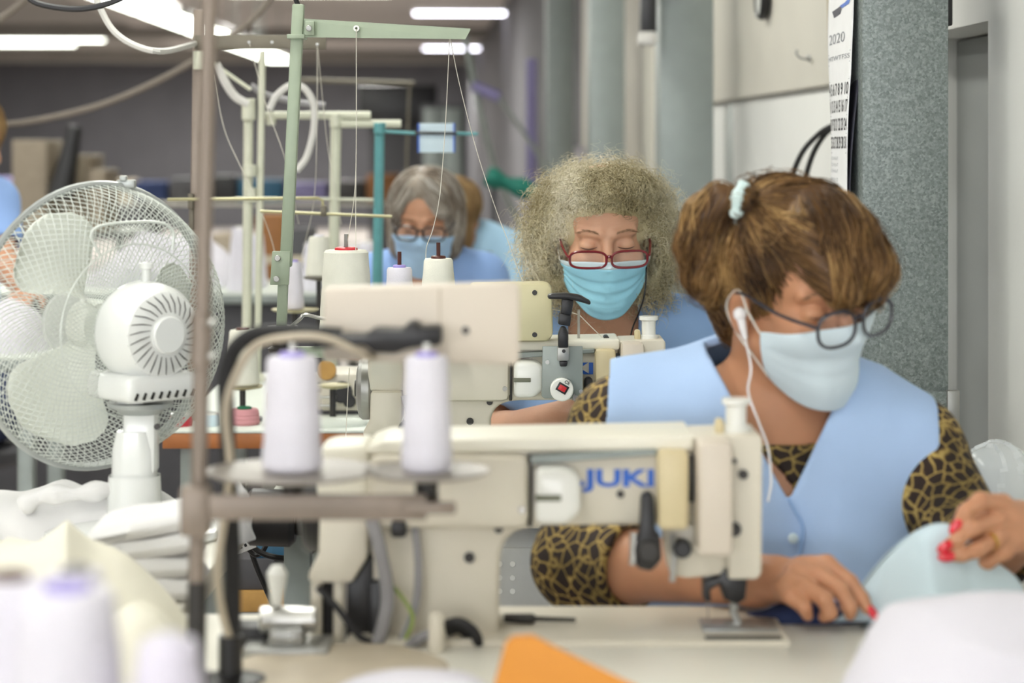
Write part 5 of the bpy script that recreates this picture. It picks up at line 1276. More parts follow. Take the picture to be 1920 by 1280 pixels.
def curls(n, m, ln0, ln1, amp0, amp1, rad, seed, outw, grav, tone0=0., front=False):
    rs = np.random.RandomState(seed); sel = ok & (loc[:, 1] < -.03) & (loc[:, 2] > .066) if front else ok; S_ = V[sel][rs.randint(0, sel.sum(), n)].astype('f4'); g = hair.grad(S_, .004)
    sl = (S_-Ht)@Hn
    ln = rs.uniform(ln0, ln1, (n, 1)); amp = rs.uniform(amp0, amp1, (n, 1)); ph = rs.rand(n, 1)*6.28; fq = rs.uniform(1.6, 3.4, (n, 1))*2*math.pi
    fr_ = sl[:, 1:2] < -.03
    d = g*np.where(fr_, .12, outw)+np.concatenate([np.sign(sl[:, :1])*.35*np.ones((n, 1)), np.zeros((n, 1)), np.where(sl[:, 1:2] < -.03, .1, -grav)], 1)+rs.normal(size=(n, 3))*.55
    dt_ = d-g*(d*g).sum(1, keepdims=True); dt_ /= np.linalg.norm(dt_, axis=1, keepdims=True)
    d = np.where(fr_, dt_+g*.5, d)
    if front:
        d = np.stack([rs.choice([-1., 1.], n)*rs.uniform(.3, 1, n), rs.normal(size=n)*.2, rs.uniform(-.05, .9, n)], 1); d = d-g*(d*g).sum(1, keepdims=True)+g*.28
    d /= np.linalg.norm(d, axis=1, keepdims=True)
    u = np.cross(d, rs.normal(size=(n, 3))); u /= np.linalg.norm(u, axis=1, keepdims=True); w = np.cross(d, u)
    ln = np.where(fr_, ln*.6, ln)
    k = np.linspace(0, 1, m)[None]
    Pn = (S_-g*.004)[:, None]+d[:, None]*(ln*k)[..., None]+np.array([0, 0, -1.])*(k**2*.25*ln)[..., None]
    Pn = Pn+u[:, None]*(amp*np.sin(ph+fq*k)*np.minimum(1, k*4))[..., None]+w[:, None]*(amp*(np.cos(ph+fq*k)-np.cos(ph))*np.minimum(1, k*4))[..., None]
    # keep strands off the face
    l2 = (Pn-Ht)@Hn; bad = (((l2[..., 0]/.062)**2+((l2[..., 2]+.035)/.092)**2 < 1) & (l2[..., 1] < -.045) & (l2[..., 2] > -.15)).any(1)
    if front: bad &= (((l2[..., 0]/.050)**2+((l2[..., 2]+.035)/.085)**2 < 1) & (l2[..., 1] < -.045)).any(1)
    return Pn[~bad], np.clip(.27+.5*rs.rand(n)+.32*wavy(S_, 45, 8, 77)+tone0, 0, 1.2)[~bad], rad
hair_object(W2, [curls(800, 18, .03, .05, .003, .006, .0008, 9, .5, 0, .0, True), curls(3200, 18, .025, .052, .003, .007, .0008, 1, .65, .35), curls(1500, 20, .03, .060, .004, .009, .0005, 2, .8, .3, .15), curls(400, 22, .04, .075, .005, .012, .00028, 3, 1.1, .0, .3)], 'hair_frizz', 'hair', (V, Q))
hl = Sdf(); head_ops(hl, Matrix.Identity(4))
face_mask(H2, hl, 'mask_blue', 'face_mask', 'bright blue pleated surgical mask on the curly haired woman', 'surgical masks', top=(-.022, -.034), bot=(-.134, -.080), phi=66, m2='paper_blue', pleat=.006)
cord = [H2 @ Vector((.080, .02, .0)), P(1210, 540, 3.80), P(1198, 585, 3.83), P(1186, 615, 3.84), P(1182, 640, 3.83), P(1186, 665, 3.82)]
glasses(H2, 'eyeglasses', 'narrow dark red reading glasses on the curly haired woman', 3.2, .062, .029, .0355, -.018, -.117, 'frame_red', .0023, temple_z=.010, cord=cord, bridge_z=.003)
# ------------------------------------------------------------------ generic seated woman for the blurred background
def back_woman(label, Dp, SLp, SRp, nkp_, Hm, E, Wp, skin, smock_m, hair_fn, hair_m, sleeve=.72, hh=.005, mask=None, gl=None, collar=None, face=True, vneck=True):
    J = dict(SL=P(*SLp, Dp), SR=P(*SRp, Dp), neck=P(*nkp_, Dp)); J['hip'] = Vector(((J['SL'].x+J['SR'].x)/2, Dp+.06, .60))
    Wn = person_base('person', label, (J['hip'].x, Dp, .42)); torso = Sdf(); mid, ax, up, fw, hw = torso_ops(torso, J, wd=1.1)
    body = Sdf(); body.ops = list(torso.ops); head_ops(body, Hm); nk = Hm @ Vector((0, .028, -.06)); body.add(rcone(J['neck']-up*.03, nk, .055, .05), .03)
    for a, e, w in ((J['SL'], E[0], Wp[0]), (J['SR'], E[1], Wp[1])):
        body.add(rcone(a, e, .047, .040), .03); body.add(rcone(e, w, .040, .026), .02); simple_hand(body, w, Vector((0, -1, -.1)), (0, 0, 1), 1 if a is J['SL'] else -1)
    F_, a_, h_ = body.grid(hh); V, Q = nets(F_, a_, h_); npmesh('body', V, Q, skin, Wn); 
    if face: lid_details(Hm, Wn)
    sm = Sdf(); sm.ops = list(torso.ops)
    for a, e in ((J['SL'], E[0]), (J['SR'], E[1])): sm.add(rcone(a, a.lerp(e, sleeve), .056, .053), .03)
    n_ = np.array(J['neck'], 'f4')
    def cut(q):
        v = q-n_; c = np.where(v[..., 1] < .03, np.minimum(.058-.3*np.clip(-v[..., 2], 0, .3)-np.abs(v[..., 0]), v[..., 2]+.15), -.05) if vneck else np.full(q.shape[:-1], -.05, 'f4')
        r = np.sqrt(v[..., 0]**2+v[..., 1]**2+(v[..., 2]*.7)**2); c = np.maximum(c, .060-r)
        for a, e in ((J['SL'], E[0]), (J['SR'], E[1])):
            d_ = np.array((e-a).normalized(), 'f4'); dd_ = (q-np.array(a.lerp(e, sleeve-.06), 'f4'))@d_; c = np.maximum(c, np.where(np.linalg.norm(q-np.array(a.lerp(e, sleeve+.1), 'f4'), axis=-1) < .12, dd_, -1))
        return np.maximum(c, .60-q[..., 2])
    garment('smock', sm, .013, .014, cut, smock_m, Wn, .006, .003, 34, int(Dp*10))
    trousers(Wn, J['hip']+Vector((0, 0, -.02)), ax, reach=.30)
    hs = Sdf(); sets = hair_fn(hs, Hm); F_, a_, h_ = hs.grid(.006); V, Q = nets(F_, a_, h_)
    Hn_ = np.array(Hm.to_3x3(), 'f4'); Ht_ = np.array(Hm.translation, 'f4')
    def dd(p):
        l = (p-Ht_)@Hn_; o = np.stack([np.sign(l[:, 0]+.015)*np.clip(1.2-np.abs(l[:, 0])*14, 0, 1), np.clip(l[:, 1]*2, -.2, .2), -np.ones(len(l))], -1); return o@Hn_.T
    s_, t_ = flow_hair(hs, V, dd, 1300, 11, .011, .006, .001, 3, None, .002, .12)
    hair_object(Wn, [(s_, t_, .0013)], hair_m, 'hair', (V, Q))
    stool(J['hip'], .47, 'work stool under the '+label.split(' at ')[0].split(' behind ')[0][:40].strip())
    return Wn, J
def bob(hs, Hm):
    A = lambda pr, k=.02, mode='u': hs.add(pr, k, mode, Hm)
    A(ell((0, .026, .044), (.088, .100, .088))); A(ell((-.058, .020, -.025), (.038, .060, .085)), .04); A(ell((.058, .020, -.025), (.038, .060, .085)), .04); A(ell((0, .07, -.03), (.078, .045, .085)), .03)
    A(rcone((-.01, -.055, .100), (.052, -.080, .045), .024, .014), .02); A(rcone((-.01, -.055, .100), (-.062, -.062, .035), .024, .014), .02)
    A(ell((0, -.108, -.040), (.062, .070, .084)), .01, 's'); A(ell((0, -.09, -.11), (.055, .07, .08)), .01, 's')
H3 = head_matrix(797, 412, 5.60, -4, 13, 2, 1.0)
W3, J3 = back_woman('grey haired woman with dark glasses and pale blue mask behind the white spools', 5.68, (702, 528), (905, 530), (800, 512), H3,
    (P(668, 640, 5.6), P(940, 640, 5.6)), (P(745, 650, 5.38), P(860, 650, 5.38)), 'skin_c', 'smock_deep', bob, 'hair_grey')
face_mask(H3, hl, 'mask_pale', 'face_mask', 'pale blue surgical mask on the grey haired woman', 'surgical masks', top=(-.012, -.028), bot=(-.132, -.080), phi=64, pleat=.002)
glasses(H3, 'eyeglasses', 'dark framed glasses on the grey haired woman', 3.0, .054, .036, .034, -.006, -.114, 'frame_dark', .0028, temple_z=.012)
def long_hair(hs, Hm):
    A = lambda pr, k=.02, mode='u': hs.add(pr, k, mode, Hm)
    A(ell((0, .026, .044), (.090, .102, .088))); A(ell((0, .05, -.06), (.085, .075, .11)), .04); A(ell((0, -.108, -.050), (.062, .070, .084)), .01, 's')
H4 = head_matrix(852, 408, 6.95, 150, 10, 0, 1.0)
W4, J4 = back_woman('sandy haired woman in pale blue seen from behind, partly hidden by the grey haired woman', 7.0, (850, 492), (962, 478), (885, 478), H4,
    (P(830, 600, 7.0), P(975, 590, 6.9)), (P(840, 610, 6.75), P(930, 600, 6.72)), 'skin_c', 'smock_pale', long_hair, 'hair_sand', hh=.006, face=False, vneck=False)
b = bm_new(); tube(b, spline([J4['neck']+Vector((-.07, -.02, .02)), J4['neck']+Vector((-.02, -.085, -.01)), J4['neck']+Vector((.05, -.07, .0)), J4['neck']+Vector((.085, .0, .03)), J4['neck']+Vector((.04, .07, .04))], 6), .022, 8); build('scarf', b, 'leopard', W4)
H5 = head_matrix(-52, 268, 6.2, 30, 15, 0, 1.0)
W5, J5 = back_woman('person in a pale smock at the left edge behind the fan cage', 6.25, (-160, 392), (-12, 382), (-75, 372), H5,
    (P(-190, 520, 6.2), P(8, 500, 6.15)), (P(-60, 560, 5.95), P(52, 548, 5.95)), 'skin_c', 'smock_deep', long_hair, 'hair_sand', hh=.006, face=False)
# ------------------------------------------------------------------ heaped and folded fabric
def fold_noise(q, seed, f):
    a = wavy(q, f*.5, 8, seed); w = q+.03*np.stack([wavy(q, f*.6, 6, seed+1), wavy(q, f*.6, 6, seed+2), wavy(q, f*.6, 6, seed+3)], -1)
    r = 1-np.abs(np.sin(w[..., 0]*f*.7+w[..., 1]*f*.35+w[..., 2]*f*.6+2*a)); return r*1.2-.6+.3*wavy(w, f*1.7, 8, seed+4)
def heap(name, label, cat, c, rad, m, seed=0, f=28, amp=.012, lump=.02, n=110, group=None, flat=0.0, yaw=0):
    """closed crumpled heap sitting at height c.z"""
    c = Vector(c); u, v = np.meshgrid(np.linspace(0, 2*np.pi, n, endpoint=False), np.linspace(0, 1, n//2), indexing='ij')
    th = v*np.pi*.5
    cy, sy = math.cos(yaw), math.sin(yaw)
    x = np.cos(u)*np.sin(th)**(1-flat*.4); y = np.sin(u)*np.sin(th)**(1-flat*.4); z = np.cos(th)**(1-flat*.5)
    q = np.stack([x*rad[0], y*rad[1], z*rad[2]], -1)
    nrm = q/np.array(rad)**2; nrm /= np.linalg.norm(nrm, axis=-1, keepdims=True)
    d = lump*wavy(q, 14, 6, seed+9)+amp*fold_noise(q, seed, f)
    q = q+nrm*d[..., None]; q[..., 2] = np.maximum(q[..., 2], 0); q[:, -1, 2] = 0
    q = np.stack([q[..., 0]*cy-q[..., 1]*sy, q[..., 0]*sy+q[..., 1]*cy, q[..., 2]], -1)+np.array(c)
    k = n//2; ix = np.arange(n*k).reshape(n, k); nx = np.roll(ix, -1, 0)
    Q = np.stack([ix[:, :-1], ix[:, 1:], nx[:, 1:], nx[:, :-1]], -1).reshape(-1, 4)
    o = npmesh(name, q.reshape(-1, 3), Q, m); return tag(o, label, cat, group)
ZF = .775
heap('fabric_heap', 'heap of creamy white fabric in the lower left corner', 'fabric', P(105, 0, 2.42).xy.to_3d()+Vector((0, 0, ZF)), (.125, .13, .130), 'fabric_cream', 3, 30, .014, .007, 150, 'white fabric')
heap('fabric_heap', 'rumpled white cloth lying on the side table behind the cream heap', 'fabric', P(130, 0, 3.10).xy.to_3d()+Vector((0, 0, ZF)), (.17, .09, .062), 'fabric_white', 17, 34, .010, .008, 130, 'white fabric', .3)
heap('fabric_heap', 'white cloth trailing behind the nearest post under the bar', 'fabric', P(440, 0, 3.02).xy.to_3d()+Vector((0, 0, ZF)), (.028, .05, .088), 'fabric_white', 31, 40, .006, .008, 80, 'white fabric')
heap('fabric_heap', 'crumpled cream offcut in front of the folded white stack', 'fabric', P(255, 0, 2.20).xy.to_3d()+Vector((0, 0, ZF)), (.062, .07, .085), 'fabric_cream', 41, 34, .009, .008, 100, 'white fabric', .2, .4)
# rolled cloth edge
b = bm_new(); tube(b, spline([P(40, 950, 3.02), P(80, 930, 3.02), P(140, 926, 3.02), P(200, 918, 3.03), P(245, 912, 3.05)], 6), [.012+.003*math.sin(i*.9) for i in range(25)], 10)
tag(build('cloth_roll', b, 'fabric_white'), 'loosely rolled white cloth lying on top of the rumpled cloth', 'fabric', 'white fabric')
# stack of folded garments
for k in range(4):
    z0 = ZF+.0012+k*.0245; c = P(282, 0, 2.66); nx_, ny_ = 26, 20
    hw_, hd_ = .062-.004*(k % 2)+.008*(k == 3), .07
    X, Y = np.meshgrid(np.linspace(-1, 1, nx_), np.linspace(-1, 1, ny_), indexing='ij'); V = []
    rr_ = (1-np.clip(np.abs(X), 0, 1)**16)*(1-np.clip(np.abs(Y), 0, 1)**16)
    qq = np.stack([X*hw_+k, Y*hd_, 0*X], -1)
    slope = .014*(k/3)*X
    top = z0+.013+.0125*rr_**.4+.0025*wavy(qq, 60, 8, k)*rr_**.3+slope; bot = z0+.0125-.0115*rr_**.4+slope*.85
    Vt = np.stack([c.x+X*hw_, c.y+Y*hd_, top], -1).reshape(-1, 3); Vb = np.stack([c.x+X*hw_, c.y+Y*hd_, bot], -1).reshape(-1, 3)
    ix = np.arange(nx_*ny_).reshape(nx_, ny_); Q = np.stack([ix[:-1, :-1], ix[1:, :-1], ix[1:, 1:], ix[:-1, 1:]], -1).reshape(-1, 4)
    e = np.concatenate([ix[:-1, 0], ix[-1, :-1], ix[:0:-1, -1], ix[0, :0:-1]]); e2 = np.roll(e, -1); nn = nx_*ny_
    Qs = np.stack([e, e+nn, e2+nn, e2], -1)
    o = npmesh('folded_garment', np.concatenate([Vt, Vb]), np.concatenate([Q, Q[:, ::-1]+nn, Qs]), 'fabric_white')
    tag(o, ['folded white garment at the bottom of the stack', 'folded white garment second from the bottom of the stack', 'folded white garment second from the top of the stack', 'folded white garment on top of the stack beside the fan stem'][k], 'garment', 'stack of folded garments')
# white fabric at the lower right and scraps at the bottom
heap('fabric_heap', 'big blurred mound of white fabric in the lower right corner', 'fabric', P(1875, 0, 2.02).xy.to_3d()+Vector((0, 0, TH-.004)), (.155, .13, .122), 'fabric_lilac', 63, 30, .008, .007, 120, 'white fabric', .1)
heap('fabric_heap', 'low white fabric scraps along the bottom edge left of the orange card', 'fabric', P(800, 0, 1.97).xy.to_3d()+Vector((0, 0, TH-.004)), (.085, .05, .060), 'fabric_lilac', 61, 40, .007, .008, 90, 'white fabric', .3)
heap('fabric_heap', 'flat white cloth along the bottom edge right of the orange card', 'fabric', P(1400, 0, 1.98).xy.to_3d()+Vector((0, 0, TH-.004)), (.12, .06, .022), 'fabric_white', 71, 26, .004, .004, 90, 'white fabric', .5)
# orange card: folded sheet standing on the table
b = bm_new(); d0 = 1.96
pts = [(922, 1300), (948, 1205), (962, 1192), (998, 1190), (1040, 1212), (1110, 1246), (1190, 1284), (1200, 1300)]
prism(b, [(P(x, y, d0).x, max(TH-.004, P(x, y, d0).z)) for x, y in pts[:1]+pts[1:-1]+[(1230, 1300)]], d0, d0+.004, .0008)
o = build('orange_card', b, 'orange_card'); tag(o, 'bright orange card propped up at the bottom edge', 'card')
# cloth held by the front woman
def held_cloth():
    ridge = spline([P(1590, 1146, 2.455), P(1612, 1100, 2.46), P(1660, 1040, 2.455), P(1715, 996, 2.445), P(1765, 980, 2.435), P(1798, 994, 2.425), P(1840, 1030, 2.44), P(1885, 1070, 2.46)], 8)
    n = len(ridge); rows = 18; V = []
    for i, p in enumerate(ridge):
        u = i/(n-1); wide = math.sin(math.pi*min(1, u*1.02))**.8
        for j in range(rows):
            t = j/(rows-1)
            fwd = .085*min(1, max(0, (u-.26)/.22))*min(1, max(.08, 1-(u-.42)/.30))
            y = p.y-(fwd+.004)*t**.85; z = p.z-(p.z-TH-.003)*(t**1.5)*(1-.0*u)
            x = p.x+.05*t*(u-.35)+.004*math.sin(7*u+3*t)
            V.append((x, y, max(TH+.002, z)))
        # back sheet falls behind
    VB = []
    for i, p in enumerate(ridge):
        for j in range(rows):
            t = j/(rows-1); VB.append((p.x+.02*t, p.y+.05*t**.9, max(TH+.002, p.z-(p.z-TH-.003)*t**1.4)))
    ix = np.arange(n*rows).reshape(n, rows); Q = np.stack([ix[:-1, :-1], ix[:-1, 1:], ix[1:, 1:], ix[1:, :-1]], -1).reshape(-1, 4)
    o = npmesh('sewn_cloth', np.array(V+VB), np.concatenate([Q, Q[:, ::-1]+n*rows]), 'cloth_paleblue')
    me = o.modifiers.new('weld', 'WELD'); me.merge_threshold = .0005
    md = o.modifiers.new('thickness', 'SOLIDIFY'); md.thickness = .0012
    tag(o, 'pale blue cloth arched between the hands of the woman with the ponytail', 'fabric')
held_cloth()
b = bm_new(); q0, q1 = P(1420, 1132, 2.545), P(1600, 1150, 2.535)
heap('fabric_heap', 'dark navy cloth behind the hand of the woman with the ponytail', 'fabric', Vector((P(1500, 0, 2.50).x, 2.495, TH-.004)), (.07, .03, .022), 'navy_cloth', 81, 50, .004, .004, 70, None, .4)
# crumpled plastic bag at the wall
def bag():
    c = P(1862, 900, 3.2); n = 60; u, v = np.meshgrid(np.linspace(0, 2*np.pi, n, endpoint=False), np.linspace(.02, np.pi-.02, n//2), indexing='ij')
    q = np.stack([np.cos(u)*np.sin(v)*.05, np.sin(u)*np.sin(v)*.05, np.cos(v)*.05], -1)
    r = 1+.22*np.round(2.2*wavy(q, 38, 7, 3))/2.2; q = q*r[..., None]; q[..., 2] = np.maximum(q[..., 2], -.045)
    ix = np.arange(n*(n//2)).reshape(n, n//2); nx = np.roll(ix, -1, 0); Q = np.stack([ix[:, :-1], ix[:, 1:], nx[:, 1:], nx[:, :-1]], -1).reshape(-1, 4)
    o = npmesh('plastic_bag', q.reshape(-1, 3)+np.array(c), Q, 'plastic_film', smooth=20); tag(o, 'crumpled clear plastic bag by the white wall behind the raised hand', 'bag')
    t = thing('waste_bin', 'white bin holding the clear plastic bag', 'bin', (c.x, c.y, 0)); b = bm_new()
    zt = c.z-.046; lathe(b, [(0, 0), (.055, 0), (.058, .004), (.066, zt-.004), (.068, zt), (.0, zt-.002)], (c.x, c.y, 0), n=28); build('bin_body', b, 'white_plastic', t)
    b = bm_new(); lathe(b, [(.066, zt-.012), (.071, zt-.012), (.071, zt), (.066, zt), (.066, zt-.012)], (c.x, c.y, 0), n=28); build('bin_rim', b, 'white_plastic', t)
bag()
# ------------------------------------------------------------------ calendar, hook, cables on the right wall
cal = thing('wall_calendar', 'long paper calendar hanging on the galvanised column', 'calendar', P(1578, 0, 3.78).xy.to_3d()+Vector((0, 0, P(0, 372, 3.8).z)))
zt_, zb_ = 1.70, P(0, 372, 3.8).z
def calp(s, z):
    """s 0..1 across the sheet (near edge -> far edge)"""
    near = P(1598, 0, 3.735); far = P(1556, 0, 3.99); k = (zt_-z)/(zt_-zb_)
    c = near.lerp(far, s); c.x += -.004*k*math.sin(s*3.1)-.012*max(0, k-.55)*(1-s)*2+.003*math.sin(k*7+s*2); c.z = z; return c
nu, nv = 14, 40; V = [calp(i/nu, zt_+(zb_-zt_)*j/nv) for i in range(nu+1) for j in range(nv+1)]
ix = np.arange((nu+1)*(nv+1)).reshape(nu+1, nv+1); Q = np.stack([ix[:-1, :-1], ix[:-1, 1:], ix[1:, 1:], ix[1:, :-1]], -1).reshape(-1, 4)
o = npmesh('sheet', np.array([tuple(v) for v in V]), Q, 'paper', cal); md = o.modifiers.new('thickness', 'SOLIDIFY'); md.thickness = .0006; md.offset = -1; sheet_o = o
b = bm_new(); V = [calp(i/nu, zt_+(zb_+.0-zt_)*j/nv)+Vector((.006+.010*math.sin(j/nv*3.1)**2, .004, 0)) for i in range(nu+1) for j in range(nv+1)]
o = npmesh('backing_card', np.array([tuple(v) for v in V]), Q, 'dark_paper', cal); md = o.modifiers.new('thickness', 'SOLIDIFY'); md.thickness = .002
def ctext(txt, s0, s1, z0, h, m, bold=.0):
    me = text_mesh(txt, 1.0, bold, 0); n = len(me.vertices); co = np.empty(n*3); me.vertices.foreach_get('co', co); co = co.reshape(-1, 3)
    x0, x1, y0, y1 = co[:, 0].min(), co[:, 0].max(), 0, max(.6, co[:, 1].max())
    out = []
    for x, y, _ in co: out.append(tuple(calp(s0+(s1-s0)*(1-(x-x0)/(x1-x0)), z0+h*(y-y0)/(y1-y0))+Vector((-.0012, -.0004, 0))))
    me.vertices.foreach_set('co', np.array(out).ravel()); finish('print', me, m, sheet_o, None, 0)
def py2z(py, d=3.85): return P(0, py, d).z
ctext('2020', .25, .9, py2z(80), .018, 'grey_ink'); ctext('MTWTFSS', .05, .95, py2z(112), .008, 'grey_ink')
for r_, (row, py) in enumerate((('4 5 6 7 8 9 10', 178), ('11 12 13 14 15 16 17', 210), ('18 19 20 21 22 23 24', 244), ('25 26 27 28 29 30 31', 278))): ctext(row, .04, .97, py2z(py), .021, 'black_ink', .012)
for r_, py in enumerate((300, 312, 324, 340, 352)): ctext('1 2 3 4 5 6 7' if r_ < 3 else '8 9 10 11 12', .45, .95, py2z(py), .006, 'grey_ink')
for py in (98, 118, 150, 184, 216, 250, 286): 
    b = bm_new(); f = [calp(.03, py2z(py))+Vector((-.001, 0, 0)), calp(.97, py2z(py))+Vector((-.001, 0, 0)), calp(.97, py2z(py)-.0012)+Vector((-.001, 0, 0)), calp(.03, py2z(py)-.0012)+Vector((-.001, 0, 0))]
    b.faces.new([b.verts.new(v) for v in f]); build('rule', b, 'grey_ink', sheet_o, smooth=0)
for s0, s1, p0_, p1_, m_ in ((.1, .5, 4, 16, 'blue_ink'), (.4, .8, 10, 30, 'dark_paper'), (.05, .3, 0, 8, 'blue_ink')):
    b = bm_new(); f = [calp(s0, py2z(p0_)), calp(s1, py2z(p0_)-.006), calp(s1-.1, py2z(p1_)), calp(s0+.05, py2z(p1_)+.004)]; b.faces.new([b.verts.new(v+Vector((-.0012, 0, 0))) for v in f]); build('picture', b, m_, sheet_o, smooth=0)
# hook and round black thing on the cream panel
hk = thing('wall_hook', 'small metal hook on the cream wall panel', 'hook', tuple(P(1510, 106, 5.36)))
q = P(1510, 104, 5.36); b = bm_new(); tube(b, spline([q+Vector((.03, .08, -.004)), q+Vector((.005, 0, -.008)), q+Vector((-.012, -.006, -.006)), q+Vector((-.022, -.006, .004)), q+Vector((-.020, -.006, .014))], 5), .0032, 8); build('hook_wire', b, 'dull_steel', hk)
b = bm_new(); cyl(b, q+Vector((.012, .02, -.006)), q+Vector((.034, .085, -.006)), .008, 12); build('hook_base', b, 'dull_steel', hk)
q = P(1440, -6, 6.0); t = thing('wall_clock', 'dark rimmed round clock at the top edge of the cream panel', 'clock', tuple(q))
wn = Vector((-CR, -SR, 0)); b = bm_new(); lathe(b, [(0, 0), (.055, 0), (.062, .004), (.064, .02), (.058, .03), (.050, .024), (0, .022)], q, tuple(wn), 32); build('rim', b, 'black_plastic', t)
b = bm_new(); lathe(b, [(0, .0235), (.048, .0235), (.048, .0255), (0, .0255)], q, tuple(wn), 28); build('dial', b, 'white_plastic', t)
for k, (dx, lab) in enumerate(((0, 'left'), (.022, 'right'))):
    b = bm_new(); pts = [W(-.05-dx*.2, 5.35, 0), W(-.05, 5.5, 0)]
    l = [P(1474+k*26, 420, 5.15), P(1482+k*26, 345, 5.15), P(1502+k*22, 290, 5.12), P(1530+k*14, 256, 5.08), P(1556+k*8, 238, 5.05), P(1600, 225, 5.0), P(1640, 215, 5.0)]
    tube(b, spline(l, 6), .0065, 8); tag(build('wall_cable', b, 'cable_black'), 'thick black cable arching against the white panel, %s of the two' % lab, 'cable', 'arched black cables')
b = bm_new(); tube(b, spline([P(1553, -20, 4.9), P(1556, 80, 4.9), P(1560, 150, 4.9)], 5), .004, 6); tag(build('wall_cable', b, 'cable_tan'), 'thin brown cable running down beside the calendar', 'cable')
# black speaker-like box and white fitting at the top of column 2
t = thing('wall_unit', 'black box with a white end fixed high beside the second column', 'wall unit', tuple(P(1215, 60, 6.4)))
b = bm_new(); box(b, P(1202, 64, 6.42), P(1228, -60, 6.5), .006); build('case', b, 'black_plastic', t)
b = bm_new(); box(b, P(1198, 84, 6.40), P(1228, 62, 6.5), .01); build('end_cap', b, 'cable_white', t)
b = bm_new(); box(b, P(1226, -10, 6.44), P(1240, -50, 6.6), .003); build('bracket', b, 'dark_metal', t)
b = bm_new(); box(b, P(1764, 48, 3.84), P(1774, -30, 3.9), .003); tag(build('black_strip', b, 'black_plastic'), 'short black strip at the top beside the galvanised column', 'strip')
# ------------------------------------------------------------------ overlock machine on the wooden table
om = thing('overlock_machine', 'cream overlock machine with dark pulleys behind the white spools', 'sewing machine', (P(600, 0, 4.45).x, 4.45, TH))
def ob(name, m, x0, x1, y0, y1, d0, d1, bev=.004): b = bm_new(); box(b, P(x0, y1, 4.4), P(x1, y0, 4.4)+Vector((0, d1, 0)), bev); return build(name, b, m, om)
ob('body', 'cream_paint', 600, 682, 700, 772, 0, .16, .008); ob('base', 'dark_grey', 520, 684, 770, 788, 0, .18, .003); ob('side_plate', 'dull_steel', 672, 684, 694, 790, -.02, .12, .002)
ob('pedestal', 'dark_metal', 540, 660, 786, 796, 0, .1, .002)
ob('looper_cover', 'cream_paint', 500, 604, 735, 770, 0, .12, .006); ob('lamp_arm', 'cream_paint', 520, 610, 702, 718, .02, .05, .004)
for x, y, r, m_ in ((655, 752, .013, 'black_plastic'), (640, 735, .022, 'black_plastic'), (612, 694, .02, 'cardboard')): b = bm_new(); cyl(b, P(x, y, 4.385), P(x, y, 4.40), r, 18, .002); build('pulley', b, m_, om)
for y in (744, 760): b = bm_new(); box(b, P(598, y+3, 4.37), P(632, y-3, 4.385), .002); build('thread_guide', b, 'steel', om)
# small things on the wooden table
for (x, r, h, m_, lab) in ((395, .018, .022, 'paper_blue', 'small pale blue pot on the wooden table beside the brown post'), (340, .022, .02, 'red_cloth', 'small red pincushion on the wooden table behind the fan')):
    q = P(x, 0, 4.22); t = thing('small_pot', lab, 'pot', (q.x, 4.22, TH)); b = bm_new(); lathe(b, [(0, 0), (r, 0), (r*1.05, h*.5), (r*.9, h), (0, h*1.02)], (q.x, 4.22, TH), n=18); build('pot_body', b, m_, t)
    b = bm_new(); lathe(b, [(r*.7, h), (r*.95, h), (r*.95, h+.004), (r*.7, h+.004)], (q.x, 4.22, TH), n=18); build('pot_rim', b, 'white_plastic', t)
heap('fabric_heap', 'pale strip of cloth lying along the wooden table edge', 'fabric', Vector((P(590, 0, 4.2).x, 4.23, TH)), (.10, .05, .016), 'table_pale', 91, 30, .003, .003, 60, 'white fabric', .5)
# under-table things left of the nearest machine
q = P(500, 1120, 3.9)
b = bm_new(); box(b, P(430, 1148, 3.95), P(560, 1108, 3.95)+Vector((0, .2, 0)), .004); tag(build('cardboard_box', b, 'cardboard'), 'brown cardboard box under the table seen below the black cables', 'box')
bx0 = P(430, 1148, 3.95); b = bm_new(); box(b, Vector((bx0.x, 3.96, .12)), Vector((P(560, 0, 3.95).x, 4.14, bx0.z)), .003); tag(build('storage_box', b, 'dark_grey'), 'dark grey storage box below the cardboard box', 'box')
b = bm_new(); box(b, Vector((bx0.x-.01, 3.94, 0)), Vector((P(560, 0, 3.95).x+.01, 4.145, .118)), .003); tag(build('wooden_plinth', b, 'wood_edge'), 'wooden plinth under the storage boxes', 'plinth')
b = bm_new(); box(b, P(425, 1106, 3.96), P(515, 1048, 3.96)+Vector((0, .16, 0)), .003); tag(build('dark_carton', b, 'dark_grey'), 'dark carton with torn marks on top of the cardboard box', 'box')
b = bm_new(); box(b, P(470, 1047, 3.97), P(560, 1022, 3.97)+Vector((0, .14, 0)), .003); tag(build('blue_carton', b, 'box_blue'), 'blue carton on top of the dark carton', 'box')
mt_ = thing('sewing_motor', 'dark round sewing motor hanging at the edge of the second table', 'motor', tuple(P(505, 990, 3.24)))
b = bm_new(); cyl(b, P(462, 968, 3.24), P(556, 972, 3.24), .042, 24, .008); build('motor_body', b, 'black_plastic', mt_)
b = bm_new(); box(b, P(515, 985, 3.23), Vector((P(535, 0, 3.24).x, 3.31, TH-.04)), .003); build('motor_bracket', b, 'dark_metal', mt_)
b = bm_new(); lathe(b, [(0, 0), (.024, 0), (.026, .01), (.02, .02), (0, .022)], P(556, 972, 3.24), (1, 0, 0), 18); build('pulley', b, 'dark_metal', mt_)
def cable(pts, r, m, label, n=6, group='loose cables'):
    b = bm_new(); tube(b, spline(pts, n), r, 7); tag(build('cable', b, m), label, 'cable', group)
cable([P(455, 905, 3.40), P(455, 985, 3.40), P(480, 1030, 3.40), P(530, 1046, 3.40), P(580, 1036, 3.40), P(610, 1000, 3.40)], .0045, 'cable_black', 'black cable loop hanging under the second table')
